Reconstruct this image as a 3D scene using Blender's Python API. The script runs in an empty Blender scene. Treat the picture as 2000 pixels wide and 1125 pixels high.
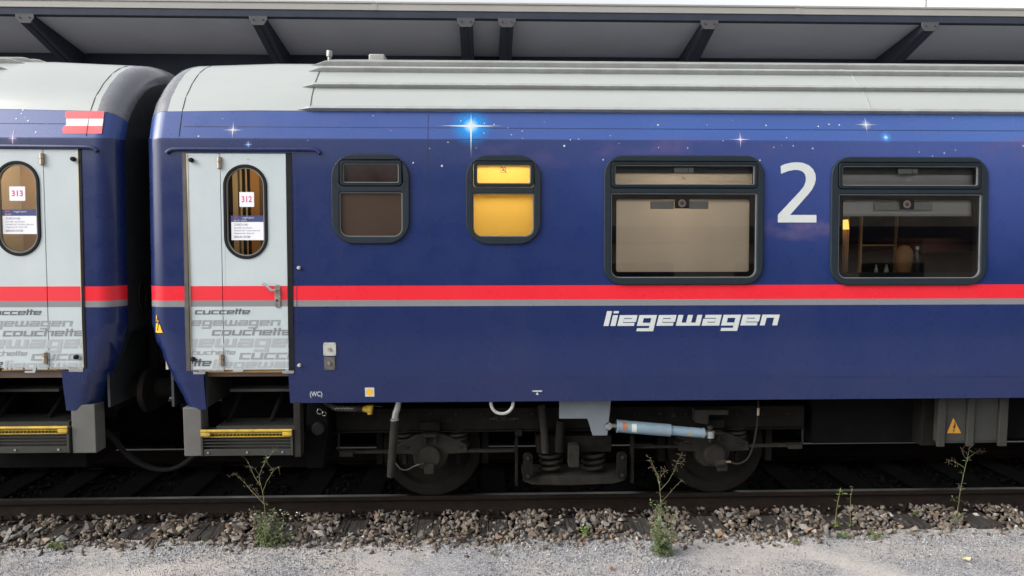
import bpy, bmesh, math, random
import numpy as np
from mathutils import Vector, Matrix, geometry

random.seed(7)
rng = np.random.default_rng(7)
S = bpy.context.scene
C = S.collection
R = math.radians

# ------------------------------------------------------------------ camera, sky, sun, exposure
CAM_Y, CAM_Z, PITCH, YAW, FPX = -7.6, 2.45, R(4.2), R(1.85), 1444.0
cd = bpy.data.cameras.new('camera')
cam = bpy.data.objects.new('camera', cd)
C.objects.link(cam)
cam.location = (0, CAM_Y, CAM_Z)
cam.rotation_euler = (math.pi / 2 - PITCH, 0, -YAW)
cd.sensor_width = 36
cd.lens = FPX / 2000 * 36
cd.clip_end = 3000
S.camera = cam

SUN_ELEV, SUN_AZ = R(34), R(-66)          # azimuth measured from the camera's back, negative = left
sun_from = Vector((math.sin(SUN_AZ) * math.cos(SUN_ELEV), -math.cos(SUN_AZ) * math.cos(SUN_ELEV), math.sin(SUN_ELEV)))
W = bpy.data.worlds.new('World')
S.world = W
W.use_nodes = True
nt = W.node_tree
bg = nt.nodes['Background']
sky = nt.nodes.new('ShaderNodeTexSky')
sky.sky_type = 'NISHITA'
sky.sun_disc = False
sky.sun_elevation = SUN_ELEV
sky.sun_rotation = math.atan2(sun_from.x, sun_from.y)
sky.dust_density = 4.0
sky.air_density = 1.2
hs = nt.nodes.new('ShaderNodeHueSaturation')
hs.inputs['Saturation'].default_value = 0.14
nt.links.new(sky.outputs[0], hs.inputs['Color'])
nt.links.new(hs.outputs[0], bg.inputs[0])
bg.inputs[1].default_value = 0.15
sl = bpy.data.lights.new('sun', 'SUN')
sl.energy = 1.1
sl.angle = R(45)
sl.color = (1.0, 0.95, 0.89)
so = bpy.data.objects.new('sun', sl)
C.objects.link(so)
so.rotation_euler = sun_from.to_track_quat('Z', 'Y').to_euler()
so.location = (0, 0, 20)
vs = S.view_settings
vs.view_transform = 'Standard'
vs.look = 'None'
vs.gamma = 1
vs.use_curve_mapping = False
vs.exposure = 0.85
S.render.engine = 'CYCLES'
S.cycles.max_bounces = 7
S.cycles.transparent_max_bounces = 10
S.cycles.caustics_reflective = False
S.cycles.caustics_refractive = False
S.cycles.sample_clamp_indirect = 4
S.cycles.use_denoising = True

# ------------------------------------------------------------------ measuring (points of the place seen along a sight line)
_ca, _sa = math.cos(math.pi / 2 - PITCH), math.sin(math.pi / 2 - PITCH)
def ray(px, py):
    v = ((px - 1000) / FPX, -(py - 562.5) / FPX, -1.0)
    x, y, z = v[0], v[1] * _ca - v[2] * _sa, v[1] * _sa + v[2] * _ca
    c, s = math.cos(YAW), math.sin(YAW)
    return (c * x + s * y, -s * x + c * y, z)
def hit(px, py, y):
    d = ray(px, py); t = (y - CAM_Y) / d[1]
    return d[0] * t, CAM_Z + d[2] * t
def gnd(px, py, z):
    d = ray(px, py); t = (z - CAM_Z) / d[2]
    return d[0] * t, CAM_Y + d[1] * t
# cross-section of the coach body, near side (height, y)
PROF = [(0.90, -1.365), (1.0, -1.375), (1.2, -1.405), (1.31, -1.41), (1.7, -1.41), (3.235, -1.352), (3.475, -1.265), (3.62, -1.175), (3.76, -1.035),
        (3.88, -0.875), (3.96, -0.72), (4.02, -0.55), (4.06, -0.35), (4.083, -0.15), (4.088, 0.0)]
def prof(z):
    for (a, ya), (b, yb) in zip(PROF, PROF[1:]):
        if z <= b: return ya + (yb - ya) * max(0, (z - a)) / (b - a)
    return 0.0
def wall(px, py, off=0.0):
    y = -1.4
    for _ in range(6):
        x, z = hit(px, py, y - off); y = prof(z)
    return x, z
def wx(px, py=450): return wall(px, py)[0]
def wz(py, px=1000): return wall(px, py)[1]

# ------------------------------------------------------------------ objects
def tag(o, label=None, cat=None, group=None, kind=None):
    for k, v in (('label', label), ('category', cat), ('group', group), ('kind', kind)):
        if v: o[k] = v
    return o
def empty(name, loc, label=None, cat=None, group=None):
    o = bpy.data.objects.new(name, None); C.objects.link(o)
    o.location = loc; o.empty_display_size = 0.1
    return tag(o, label, cat, group)
def place(o, parent):
    if parent is not None:
        o.parent = parent
        o.matrix_parent_inverse = Matrix.Translation(-wloc(parent))
    return o
def wloc(o):
    # world offset of an object whose mesh is written in world coordinates
    v = Vector((0, 0, 0)); 
    if o.type == 'EMPTY': v = o.location.copy()
    return v
def link(name, me, mat, parent=None, smooth=None, bevel=None, seg=2):
    o = bpy.data.objects.new(name, me); C.objects.link(o)
    if mat is not None:
        for m in (mat if isinstance(mat, (list, tuple)) else [mat]): me.materials.append(m)
    if smooth is not None:
        me.polygons.foreach_set('use_smooth', [True] * len(me.polygons))
        me.set_sharp_from_angle(angle=R(smooth))
    if bevel:
        b = o.modifiers.new('bevel', 'BEVEL'); b.width = bevel; b.segments = seg; b.limit_method = 'ANGLE'; b.angle_limit = R(35)
    return place(o, parent)

class MB:
    def __init__(s): s.v = []; s.f = []; s.mi = []
    def add(s, vs, fs, mi=0):
        k = len(s.v); s.v += [tuple(v) for v in vs]; s.f += [tuple(i + k for i in f) for f in fs]; s.mi += [mi] * len(fs); return s
    def box(s, x0, x1, y0, y1, z0, z1, mi=0):
        return s.add([(x, y, z) for x in (x0, x1) for y in (y0, y1) for z in (z0, z1)],
                     [(0, 1, 3, 2), (4, 6, 7, 5), (0, 4, 5, 1), (2, 3, 7, 6), (0, 2, 6, 4), (1, 5, 7, 3)], mi)
    def tube(s, pts, r, n=8, mi=0, cap=True):
        pts = [Vector(p) for p in pts]; rs = r if isinstance(r, (list, tuple)) else [r] * len(pts)
        up = None; rings = []
        for i, p in enumerate(pts):
            t = (pts[min(i + 1, len(pts) - 1)] - pts[max(i - 1, 0)]).normalized()
            if up is None: up = t.orthogonal().normalized()
            up = (up - t * up.dot(t)); up = up.normalized() if up.length > 1e-6 else t.orthogonal().normalized()
            b = t.cross(up)
            rings.append([p + (up * math.cos(2 * math.pi * k / n) + b * math.sin(2 * math.pi * k / n)) * rs[i] for k in range(n)])
        vs = [v for ring in rings for v in ring]; fs = []
        for i in range(len(pts) - 1):
            for k in range(n):
                a, b2 = i * n + k, i * n + (k + 1) % n
                fs.append((a, b2, b2 + n, a + n))
        if cap: fs += [tuple(reversed(range(n))), tuple(range(len(vs) - n, len(vs)))]
        return s.add(vs, fs, mi)
    def cyl(s, p0, p1, r, n=20, mi=0): return s.tube([p0, p1], r, n, mi)
    def lathe_y(s, cx, cz, prof_ry, n=40, mi=0):
        vs = []; fs = []; m = len(prof_ry)
        for k in range(n):
            a = 2 * math.pi * k / n
            for r, y in prof_ry: vs.append((cx + r * math.cos(a), y, cz + r * math.sin(a)))
        for k in range(n):
            for j in range(m - 1):
                a = k * m + j; b = ((k + 1) % n) * m + j
                fs.append((a, a + 1, b + 1, b))
        return s.add(vs, fs, mi)
    def lathe_z(s, cx, cy, prof_rz, n=16, mi=0):
        vs = []; fs = []; m = len(prof_rz)
        for k in range(n):
            a = 2 * math.pi * k / n
            for r, z in prof_rz: vs.append((cx + r * math.cos(a), cy + r * math.sin(a), z))
        for k in range(n):
            for j in range(m - 1):
                a = k * m + j; b = ((k + 1) % n) * m + j
                fs.append((a, b, b + 1, a + 1))
        return s.add(vs, fs, mi)
    def prism(s, loops, depth0, depth1, fn, mi=0):
        # loops: outer ring then holes, 2D (x, z); fn(x, z, depth) -> point
        flat = [p for l in loops for p in l]
        if len(loops) > 1:
            ed, k0 = [], 0
            for l in loops:
                ed += [(k0 + i, k0 + (i + 1) % len(l)) for i in range(len(l))]; k0 += len(l)
            ov, oe, of, orig, _, _ = geometry.delaunay_2d_cdt([Vector(p) for p in flat], ed, [], 0, 1e-7)
            def inside(px, pz, l):
                c = False
                for i in range(len(l)):
                    (xa, za), (xb, zb) = l[i - 1], l[i]
                    if (za > pz) != (zb > pz) and px < (xb - xa) * (pz - za) / (zb - za) + xa: c = not c
                return c
            tris = []
            for f in of:
                if len(f) != 3 or not all(orig[i] for i in f): continue
                q = [flat[orig[i][0]] for i in f]; mx_, mz_ = sum(p[0] for p in q) / 3, sum(p[1] for p in q) / 3
                if sum(inside(mx_, mz_, l) for l in loops) == 1: tris.append(tuple(orig[i][0] for i in f))
        else: tris = geometry.tessellate_polygon([[Vector((p[0], p[1], 0)) for p in l] for l in loops])
        n = len(flat); vs = [fn(x, z, depth1) for x, z in flat] + [fn(x, z, depth0) for x, z in flat]
        fs = []
        for t in tris:
            a, b, c = [flat[i] for i in t]
            ccw = (b[0] - a[0]) * (c[1] - a[1]) - (b[1] - a[1]) * (c[0] - a[0])
            if abs(ccw) < 1e-12: continue
            t = t if ccw > 0 else t[::-1]
            fs.append(tuple(t)); fs.append(tuple(i + n for i in t[::-1]))
        k = 0
        for li, l in enumerate(loops):
            m = len(l)
            area = sum(l[i][0] * l[(i + 1) % m][1] - l[(i + 1) % m][0] * l[i][1] for i in range(m))
            pos = (area > 0) == (li == 0)
            for i in range(m):
                a, b = k + i, k + (i + 1) % m
                q = (a, a + n, b + n, b)
                fs.append(q if pos else q[::-1])
            k += m
        return s.add(vs, fs, mi)
    def mesh(s, name):
        me = bpy.data.meshes.new(name); me.from_pydata(s.v, [], s.f); me.update()
        if any(s.mi): me.polygons.foreach_set('material_index', s.mi)
        return me
    def build(s, name, mat, parent=None, smooth=35, bevel=None, seg=2):
        return link(name, s.mesh(name), mat, parent, smooth, bevel, seg)

def rrect(x0, x1, z0, z1, r, n=8, rb=None):
    """rounded rectangle, counter-clockwise; rb: radius of the lower corners"""
    rb = r if rb is None else rb; out = []
    for cx, cz, a0, q in ((x1 - rb, z0 + rb, -90, rb), (x1 - r, z1 - r, 0, r), (x0 + r, z1 - r, 90, r), (x0 + rb, z0 + rb, 180, rb)):
        if q < 1e-5: out.append((cx, cz)); continue
        for k in range(n + 1):
            a = R(a0 + 90 * k / n); out.append((cx + q * math.cos(a), cz + q * math.sin(a)))
    return out
def on_wall(x, z, d): return (x, prof(z) - d, z)
def on_door(x, z, d):  # the door leaf is flat between its sill and its head
    return (x, -1.400 + (z - 1.31) / 1.8 * 0.046 - d, z)
def at_y(y0): return lambda x, z, d: (x, y0 - d, z)

# ------------------------------------------------------------------ materials
def lin(r, g, b):
    f = lambda c: (c / 255 / 12.92) if c <= 10 else (((c / 255 + 0.055) / 1.055) ** 2.4)
    return (f(r), f(g), f(b), 1)
class G:
    """tiny node-graph helper"""
    def __init__(s, name):
        s.m = bpy.data.materials.new(name); s.m.use_nodes = True; s.t = s.m.node_tree
        s.b = s.t.nodes['Principled BSDF']
    def n(s, t, **kw):
        nd = s.t.nodes.new(t)
        for k, v in kw.items(): setattr(nd, k, v)
        return nd
    def put(s, sock, v):
        if hasattr(v, 'is_output'): s.t.links.new(v, sock)
        elif v is not None: sock.default_value = v
    def math(s, op, a, b=None, c=None):
        nd = s.n('ShaderNodeMath', operation=op)
        s.put(nd.inputs[0], a)
        if b is not None: s.put(nd.inputs[1], b)
        if c is not None: s.put(nd.inputs[2], c)
        return nd.outputs[0]
    def coord(s, which='Object'): return s.n('ShaderNodeTexCoord').outputs[which]
    def xyz(s):
        sp = s.n('ShaderNodeSeparateXYZ'); s.t.links.new(s.coord(), sp.inputs[0]); return sp.outputs
    def noise(s, scale, detail=4, rough=.55, vec=None, stretch=None):
        nd = s.n('ShaderNodeTexNoise'); nd.inputs['Scale'].default_value = scale; nd.inputs['Detail'].default_value = detail; nd.inputs['Roughness'].default_value = rough
        v = vec if vec is not None else s.coord()
        if stretch:
            mp = s.n('ShaderNodeMapping'); s.t.links.new(v, mp.inputs[0]); mp.inputs['Scale'].default_value = stretch; v = mp.outputs[0]
        s.t.links.new(v, nd.inputs['Vector']); return nd.outputs['Fac']
    def ramp(s, fac, stops):
        nd = s.n('ShaderNodeValToRGB'); e = nd.color_ramp.elements
        while len(e) < len(stops): e.new(0.5)
        for i, (p, c) in enumerate(stops): e[i].position = p; e[i].color = c if len(c) == 4 else (*c, 1)
        s.put(nd.inputs[0], fac); return nd.outputs[0]
    def mix(s, fac, a, b, blend='MIX'):
        nd = s.n('ShaderNodeMix', data_type='RGBA', blend_type=blend)
        s.put(nd.inputs[0], fac); s.put(nd.inputs[6], a); s.put(nd.inputs[7], b); return nd.outputs[2]
    def mapr(s, v, a, b, c=0, d=1):
        nd = s.n('ShaderNodeMapRange'); s.put(nd.inputs[0], v)
        for i, q in enumerate((a, b, c, d)): nd.inputs[i + 1].default_value = q
        return nd.outputs[0]
    def bump(s, h, strength=.3, dist=.01):
        nd = s.n('ShaderNodeBump'); nd.inputs['Strength'].default_value = strength; nd.inputs['Distance'].default_value = dist
        s.put(nd.inputs['Height'], h); s.t.links.new(nd.outputs[0], s.b.inputs['Normal'])
    def out(s, col=None, rough=None, metal=None, coat=None, spec=None, emit=None, estr=None):
        i = s.b.inputs
        if col is not None: s.put(i['Base Color'], col)
        if rough is not None: s.put(i['Roughness'], rough)
        if metal is not None: i['Metallic'].default_value = metal
        if coat is not None: i['Coat Weight'].default_value = coat; i['Coat Roughness'].default_value = .08
        if spec is not None: i['Specular IOR Level'].default_value = spec
        if emit is not None: s.put(i['Emission Color'], emit); s.put(i['Emission Strength'], estr)
        return s.m
def paint(name, col, rough=.4, var=.12, scale=6, metal=0, coat=0, bump=0, dirt=None, spec=None):
    g = G(name); c = Vector(col[:3])
    n = g.noise(scale, 6, .6)
    col2 = g.ramp(n, [(.3, tuple(c * (1 - var)) + (1,)), (.7, tuple(c * (1 + var)) + (1,))])
    if dirt:
        d = g.noise(scale * .5, 8, .7, stretch=(1, 1, .25))
        col2 = g.mix(g.mapr(d, .45, .75, 0, dirt[1]), col2, dirt[0])
    r = g.mapr(g.noise(scale * 2.3, 5), .3, .7, max(.03, rough - .08), rough + .08)
    if bump: g.bump(g.noise(scale * 18, 4), bump, .004)
    return g.out(col2, r, metal, coat, spec)

DOOR_XSHIFT = None
Z_RED1, Z_RED0, Z_GREY0 = wz(557.5), wz(585.5), wz(597.5)
def stripes(g, base, sock_z):
    below = g.math('LESS_THAN', sock_z, Z_RED1)
    red = g.math('MULTIPLY', below, g.math('GREATER_THAN', sock_z, Z_RED0))
    grey = g.math('MULTIPLY', g.math('LESS_THAN', sock_z, Z_RED0), g.math('GREATER_THAN', sock_z, Z_GREY0))
    c = g.mix(red, base, (0.66, 0.020, 0.034, 1))
    return g.mix(grey, c, (0.19, 0.195, 0.205, 1))

def livery():
    g = G('blue_livery'); s = g.xyz()
    X, Z = s[0], s[2]
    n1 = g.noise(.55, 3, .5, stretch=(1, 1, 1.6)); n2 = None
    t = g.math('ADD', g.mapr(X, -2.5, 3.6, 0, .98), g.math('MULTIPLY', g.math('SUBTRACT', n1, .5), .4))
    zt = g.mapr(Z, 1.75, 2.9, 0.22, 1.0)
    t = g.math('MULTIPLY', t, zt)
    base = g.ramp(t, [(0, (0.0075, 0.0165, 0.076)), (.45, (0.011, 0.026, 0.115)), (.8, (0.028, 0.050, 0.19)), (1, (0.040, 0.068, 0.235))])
    # cant rail strip painted lighter for the extra sky light on its tilt
    up = g.math('GREATER_THAN', Z, 3.237)
    lightb = g.ramp(g.math('ADD', g.mapr(X, -3.5, 4.5, .1, .8), g.math('MULTIPLY', g.math('SUBTRACT', n1, .5), .6)),
                    [(0, (0.026, 0.048, 0.18)), (.5, (0.036, 0.078, 0.265)), (1, (0.054, 0.118, 0.335))])
    base = g.mix(up, base, lightb)
    # violet haze and pink clouds printed beside the class number
    cl = g.noise(3.2, 7, .62, stretch=(1, 1, 1.7))
    for cx, cz, rx, rz, col, k in ((2.70, 2.50, .40, .11, (0.20, 0.13, 0.20, 1), .42), (1.55, 3.17, .9, .09, (0.08, 0.06, 0.17, 1), .7),
                                   (.35, 3.10, .6, .12, (0.05, 0.042, 0.15, 1), .6), (4.6, 3.18, .4, .1, (0.10, 0.065, 0.18, 1), .7)):
        dx = g.math('DIVIDE', g.math('SUBTRACT', X, cx), rx); dz = g.math('DIVIDE', g.math('SUBTRACT', Z, cz), rz)
        d2 = g.math('ADD', g.math('MULTIPLY', dx, dx), g.math('MULTIPLY', dz, dz))
        f = g.math('MULTIPLY', g.mapr(d2, 1.3, 0, 0, 1), g.mapr(cl, .42, .62, 0, k))
        base = g.mix(f, base, col)
    # fine dust and road film, a little heavier in runs
    film = g.noise(1.7, 3, .5, stretch=(1.4, 1, .35))
    base = g.mix(g.mapr(film, .5, .85, 0, .06), base, (0.11, 0.11, 0.13, 1))
    base = stripes(g, base, Z)
    r = g.mapr(g.noise(5, 6), .3, .7, .22, .36)
    g.bump(g.noise(1.2, 2), .10, .05)
    return g.out(base, r, 0, .35, spec=.3)
def door_paint():
    g = G('door_paint'); s = g.xyz()
    n = g.noise(3, 6, .6)
    base = g.ramp(n, [(.3, (0.405, 0.46, 0.48)), (.7, (0.45, 0.505, 0.525))])
    d = g.noise(4, 8, .72, stretch=(1, 1, .3))
    base = g.mix(g.mapr(d, .55, .8, 0, .22), base, (0.42, 0.40, 0.36, 1))
    base = stripes(g, base, s[2])
    return g.out(base, .38, 0, .1)
def roof_paint(c0=(0.36, 0.385, 0.38)):
    g = G('roof_paint'); c = Vector(c0)
    n = g.noise(1.3, 6, .6, stretch=(.4, 1, 1)); d = g.noise(7, 8, .7, stretch=(.5, 1, 2.2))
    base = g.ramp(n, [(.3, tuple(c * .93)), (.7, tuple(c * 1.05))])
    base = g.mix(g.mapr(d, .5, .85, 0, .3), base, (0.30, 0.28, 0.25, 1))
    return g.out(base, .34, 0, .3)
def glass(name='window_glass', tint=(.93, .945, .935, 1), refl=2.3):
    g = G(name); t = g.t
    tr = g.n('ShaderNodeBsdfTransparent'); tr.inputs[0].default_value = tint
    gl = g.n('ShaderNodeBsdfGlossy'); gl.inputs['Roughness'].default_value = .015
    fr = g.n('ShaderNodeFresnel'); fr.inputs[0].default_value = 1.55
    mx = g.n('ShaderNodeMixShader'); t.links.new(g.math('MULTIPLY', fr.outputs[0], refl), mx.inputs[0])
    t.links.new(tr.outputs[0], mx.inputs[1]); t.links.new(gl.outputs[0], mx.inputs[2])
    t.links.new(mx.outputs[0], t.nodes['Material Output'].inputs[0]); return g.m
def emit(name, col, strength, var=.1, scale=3):
    g = G(name); n = g.noise(scale, 3); c = Vector(col[:3])
    cc = g.ramp(n, [(.3, tuple(c * (1 - var))), (.7, tuple(c * (1 + var)))])
    return g.out((.02, .015, .01, 1), .3, 0, 0, emit=cc, estr=strength)
def random_stone(name, per='island', stops=None):
    g = G(name)
    if per == 'island': rnd = g.n('ShaderNodeNewGeometry').outputs['Random Per Island']
    else: rnd = g.n('ShaderNodeObjectInfo').outputs['Random']
    c = g.ramp(rnd, stops)
    n = g.noise(60, 6, .65)
    c = g.mix(g.mapr(n, .35, .7, 0, .5), c, g.mix(1, c, (.45, .42, .40, 1), 'MULTIPLY'))
    g.bump(g.noise(120, 5), .5, .003)
    return g.out(c, .92, spec=.15)

M = dict(
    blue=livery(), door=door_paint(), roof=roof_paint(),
    endcap=paint('end_cap_paint', (0.15, 0.155, 0.175), .25, .06, 3, coat=.4),
    endwall=paint('end_wall_dark', (0.022, 0.026, 0.030), .5, .2, 5),
    rib=paint('roof_rib_paint', (0.31, 0.32, 0.315), .5, .1, 8, dirt=((.2, .18, .16, 1), .5)),
    seam=paint('seam_dark', (0.035, 0.035, 0.04), .7),
    seamblue=paint('seam_blue', (0.005, 0.008, 0.035), .6),
    frame=paint('window_rubber', (0.012, 0.019, 0.026), .55, .1, 12, spec=.2),
    sash=paint('window_sash', (0.008, 0.0125, 0.017), .5, .1, 12, spec=.2),
    seal=paint('seal_lip', (0.16, 0.17, 0.17), .45, .1, 12),
    frit=paint('black_glass_border', (0.006, 0.007, 0.009), .12, .1),
    doorseal=paint('worn_door_seal', (0.07, 0.062, 0.056), .6, .3, 9, dirt=((.02, .018, .016, 1), .6)),
    rubber=paint('black_rubber', (0.010, 0.010, 0.012), .65, .2, 20, spec=.15),
    grime=paint('grimy_steel', (0.0075, 0.0072, 0.0066), .9, .35, 7, bump=.4, dirt=((.018, .015, .012, 1), .7), spec=.1),
    grimelt=paint('dusty_steel', (0.020, 0.018, 0.0155), .85, .3, 7, bump=.4, dirt=((.010, .009, .007, 1), .7), spec=.2),
    grimedk=paint('dark_underframe', (0.0035, 0.0035, 0.004), .95, .3, 5, spec=.1),
    wheel=paint('wheel_steel', (0.0075, 0.007, 0.0062), .85, .25, 9, dirt=((.014, .011, .009, 1), .6), spec=.15),
    galv=paint('galvanised_steel', (0.30, 0.31, 0.31), .42, .15, 9, metal=.6),
    chrome=paint('worn_chrome', (0.50, 0.48, 0.45), .28, .15, 12, metal=.9),
    hinge=paint('hinge_bronze', (0.36, 0.29, 0.22), .36, .2, 20, metal=.85),
    greybox=paint('grey_box_paint', (0.038, 0.039, 0.036), .7, .15, 6, dirt=((.025, .022, .02, 1), .5), spec=.2),
    post=paint('grey_post_paint', (0.088, 0.088, 0.082), .6, .15, 6, dirt=((.08, .07, .06, 1), .5)),
    bracket=paint('light_grey_bracket', (0.125, 0.145, 0.165), .55, .08, 8, dirt=((.15, .14, .13, 1), .4)),
    damper=paint('light_blue_damper', (0.17, 0.245, 0.31), .38, .08, 8, dirt=((.16, .16, .16, 1), .5)),
    yellow=paint('yellow_paint', (0.44, 0.29, 0.02), .55, .2, 14, dirt=((.12, .09, .04, 1), .7)),
    signyellow=paint('sign_yellow', (0.80, 0.44, 0.02), .4, .05),
    signshaded=paint('shaded_sign_yellow', (0.42, 0.20, 0.02), .5, .08),  # sign yellow darkened for its shaded place under the coach floor
    white=paint('white_print', (0.50, 0.535, 0.53), .4, .04),
    black=paint('black_print', (0.012, 0.012, 0.012), .5),
    redp=paint('red_print', (0.62, 0.035, 0.04), .45, .05),
    flagred=paint('flag_red', (0.72, 0.055, 0.075), .45, .05),
    navy=paint('navy_print', (0.03, 0.04, 0.14), .5, .05),
    paper=paint('white_paper', (0.70, 0.71, 0.76), .6, .03),
    ink=paint('grey_ink', (0.10, 0.10, 0.14), .6),
    magenta=paint('magenta_ink', (0.55, 0.02, 0.13), .6),
    green=paint('green_print', (0.05, 0.30, 0.12), .5),
    orange=paint('orange_label', (0.30, 0.12, 0.075), .6, .3, 60),
    g110=paint('grey_word_dark', (.095, .10, .105), .4, .04), g140=paint('grey_word_mid', (.185, .197, .203), .4, .04),
    g165=paint('grey_word_pale', (.25, .268, .277), .4, .04), g190=paint('grey_word_faint', (.325, .35, .365), .4, .04),
    glass=glass(), glassdoor=glass('door_glass', (.9, .88, .8, 1), 1.0),
    frost1=paint('frosted_pane_unlit', (0.050, 0.034, 0.026), .10, .12, 2, coat=.2),
    frosttop=paint('dark_pane_unlit', (0.020, 0.012, 0.011), .08, .2, 2, coat=.2),
    blind=paint('beige_blind', (0.80, 0.69, 0.55), .8, .05, 3),
    blindgrey=paint('grey_blind', (0.60, 0.57, 0.56), .7, .06, 3),
    plategrey=paint('grey_handle_plate', (0.37, 0.38, 0.36), .5, .05),
    tan=paint('tan_laminate', (0.46, 0.31, 0.145), .5, .12, 2.5), wood=paint('wood_panel', (0.36, 0.21, 0.08), .45, .2, 4),
    cream=paint('cream_panel', (0.50, 0.44, 0.33), .5, .08, 3),
    yellowwall=paint('yellow_lit_wall', (0.74, 0.64, 0.36), .6, .04, 2),
    brown=paint('brown_interior', (0.10, 0.072, 0.055), .6, .2, 3), maroon=paint('maroon_upholstery', (0.09, 0.028, 0.026), .85, .2, 6),
    fabric=paint('curtain_fabric', (0.52, 0.30, 0.16), .85, .15, 8), cushion=paint('tan_cushion_cloth', (0.40, 0.22, 0.09), .9, .15, 12),
    bottle=paint('dark_bottle', (0.010, 0.014, 0.020), .12, .1), teal=paint('teal_label', (0.16, 0.40, 0.38), .35), clear=paint('clear_plastic', (0.25, 0.29, 0.30), .1),
    woodsl=None, rail=None,
)
def sleeper_mat():
    g = G('weathered_timber')
    n = g.noise(14, 8, .7, stretch=(3.5, .35, 1)); s = g.noise(5, 6, .6)
    c = g.ramp(n, [(.32, (0.016, 0.015, 0.015)), (.5, (0.050, 0.046, 0.044)), (.72, (0.105, 0.096, 0.09))])
    c = g.mix(g.mapr(s, .5, .75, 0, .5), c, (0.075, 0.058, 0.045, 1))
    g.bump(n, .9, .012); return g.out(c, .9, spec=.12)
def rail_mat():
    g = G('rusty_rail')
    n = g.noise(22, 7, .65, stretch=(.6, 1, 1))
    c = g.ramp(n, [(.3, (0.0075, 0.0058, 0.005)), (.7, (0.018, 0.0125, 0.010))])
    g.bump(n, .3, .004); return g.out(c, .85, spec=.12)
M['woodsl'] = sleeper_mat(); M['rail'] = rail_mat()
M['railtop'] = paint('worn_rail_head', (0.10, 0.095, 0.088), .38, .5, 1.3, metal=1, dirt=((.02, .016, .013, 1), .9))
STONES = [(0, (0.0585, 0.0494, 0.0429)), (0.16, (0.1625, 0.13, 0.104)), (0.3, (0.1105, 0.1014, 0.0936)), (0.44, (0.2405, 0.195, 0.1534)), (0.56, (0.182, 0.1781, 0.1716)), (0.68, (0.1365, 0.1014, 0.078)), (0.8, (0.2925, 0.2535, 0.2054)), (0.9, (0.2405, 0.2444, 0.247)), (0.965, (0.26, 0.156, 0.091)), (1, (0.546, 0.52, 0.481))]
M['stone'] = random_stone('ballast_stone', 'object', STONES)
M['stones'] = random_stone('ballast_mass', 'island', STONES)
M['stonedk'] = random_stone('shaded_oily_ballast', 'island', [(0, (0.003, 0.003, 0.003)), (.5, (0.007, 0.006, 0.0055)), (1, (0.015, 0.013, 0.012))])
M['grit'] = random_stone('grit_grains', 'island', [(0, (0.13, 0.132, 0.14)), (.3, (0.29, 0.292, 0.31)), (.7, (0.415, 0.418, 0.44)), (.93, (0.53, 0.533, 0.56)), (1, (0.78, 0.78, 0.79))])
def gravel_mat():
    g = G('fine_gravel')
    v = g.n('ShaderNodeTexVoronoi'); v.inputs['Scale'].default_value = 95; g.t.links.new(g.coord(), v.inputs['Vector'])
    n = g.noise(1.1, 6, .6); n2 = g.noise(3.1, 6, .65)
    sp = g.n('ShaderNodeSeparateColor'); g.t.links.new(v.outputs['Color'], sp.inputs[0])
    c = g.ramp(sp.outputs[0], [(0, (0.18, 0.18, 0.185)), (.5, (0.36, 0.36, 0.37)), (1, (0.50, 0.50, 0.515))])
    c = g.mix(g.mapr(n, .44, .62, 0, .85), c, (0.54, 0.49, 0.45, 1))
    ws = g.xyz(); tr = g.math('ABSOLUTE', g.math('ADD', g.math('SUBTRACT', ws[0], 2.75), g.math('MULTIPLY', g.math('ADD', ws[1], 1.75), .9)))
    c = g.mix(g.math('MULTIPLY', g.mapr(tr, .34, .05, 0, .8), g.mapr(n2, .3, .6, .3, 1)), c, (0.60, 0.55, 0.51, 1))
    c = g.mix(g.mapr(n2, .58, .75, 0, .5), c, (0.19, 0.15, 0.12, 1))
    g.bump(v.outputs['Distance'], .8, .012); return g.out(c, .9)
M['gravel'] = gravel_mat()
M['ground'] = paint('ground_earth', (0.14, 0.12, 0.10), .95, .25, .4)
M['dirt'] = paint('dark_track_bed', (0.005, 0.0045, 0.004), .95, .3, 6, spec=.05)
M['shadewood'] = paint('shaded_timber', (0.0028, 0.0026, 0.0024), .95, .4, 9, spec=.06)  # timber coloured near black to paint in the shade under the coaches
M['platface'] = paint('platform_side', (0.008, 0.0075, 0.007), .95, .3, 4, spec=.05)
M['stem'] = paint('weed_stem', (0.15, 0.155, 0.065), .75, .25, 9)
M['drystem'] = paint('dry_weed_stem', (0.13, 0.10, 0.068), .85, .25, 9)
M['leaf'] = paint('weed_leaf', (0.10, 0.145, 0.055), .7, .35, 12)
M['brightleaf'] = paint('bright_tuft_leaf', (0.13, 0.21, 0.035), .7, .3, 12)
M['petal'] = paint('white_petal', (0.7, 0.69, 0.62), .7)
M['deadleaf'] = paint('yellow_dead_leaf', (0.60, 0.50, 0.26), .7, .2, 30)
M['redleaf'] = paint('rust_dead_leaf', (0.24, 0.10, 0.06), .8, .3, 30)
M['fascia'] = paint('canopy_fascia_metal', (0.30, 0.288, 0.275), .5, .06, 2, dirt=((.28, .25, .22, 1), .4))
M['soffit'] = paint('canopy_soffit_board', (0.46, 0.475, 0.53), .85, .06, 1.2)
M['canopysteel'] = paint('canopy_dark_steel', (0.034, 0.040, 0.058), .7, .1, 4, spec=.2)
M['endplate'] = paint('canopy_end_plate', (0.075, 0.076, 0.082), .6, .1, 6, spec=.2)
M['platform'] = paint('far_platform_concrete', (0.38, 0.365, 0.34), .9, .2, 3)
M['mast'] = paint('mast_paint', (0.62, 0.60, 0.58), .5)

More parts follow.
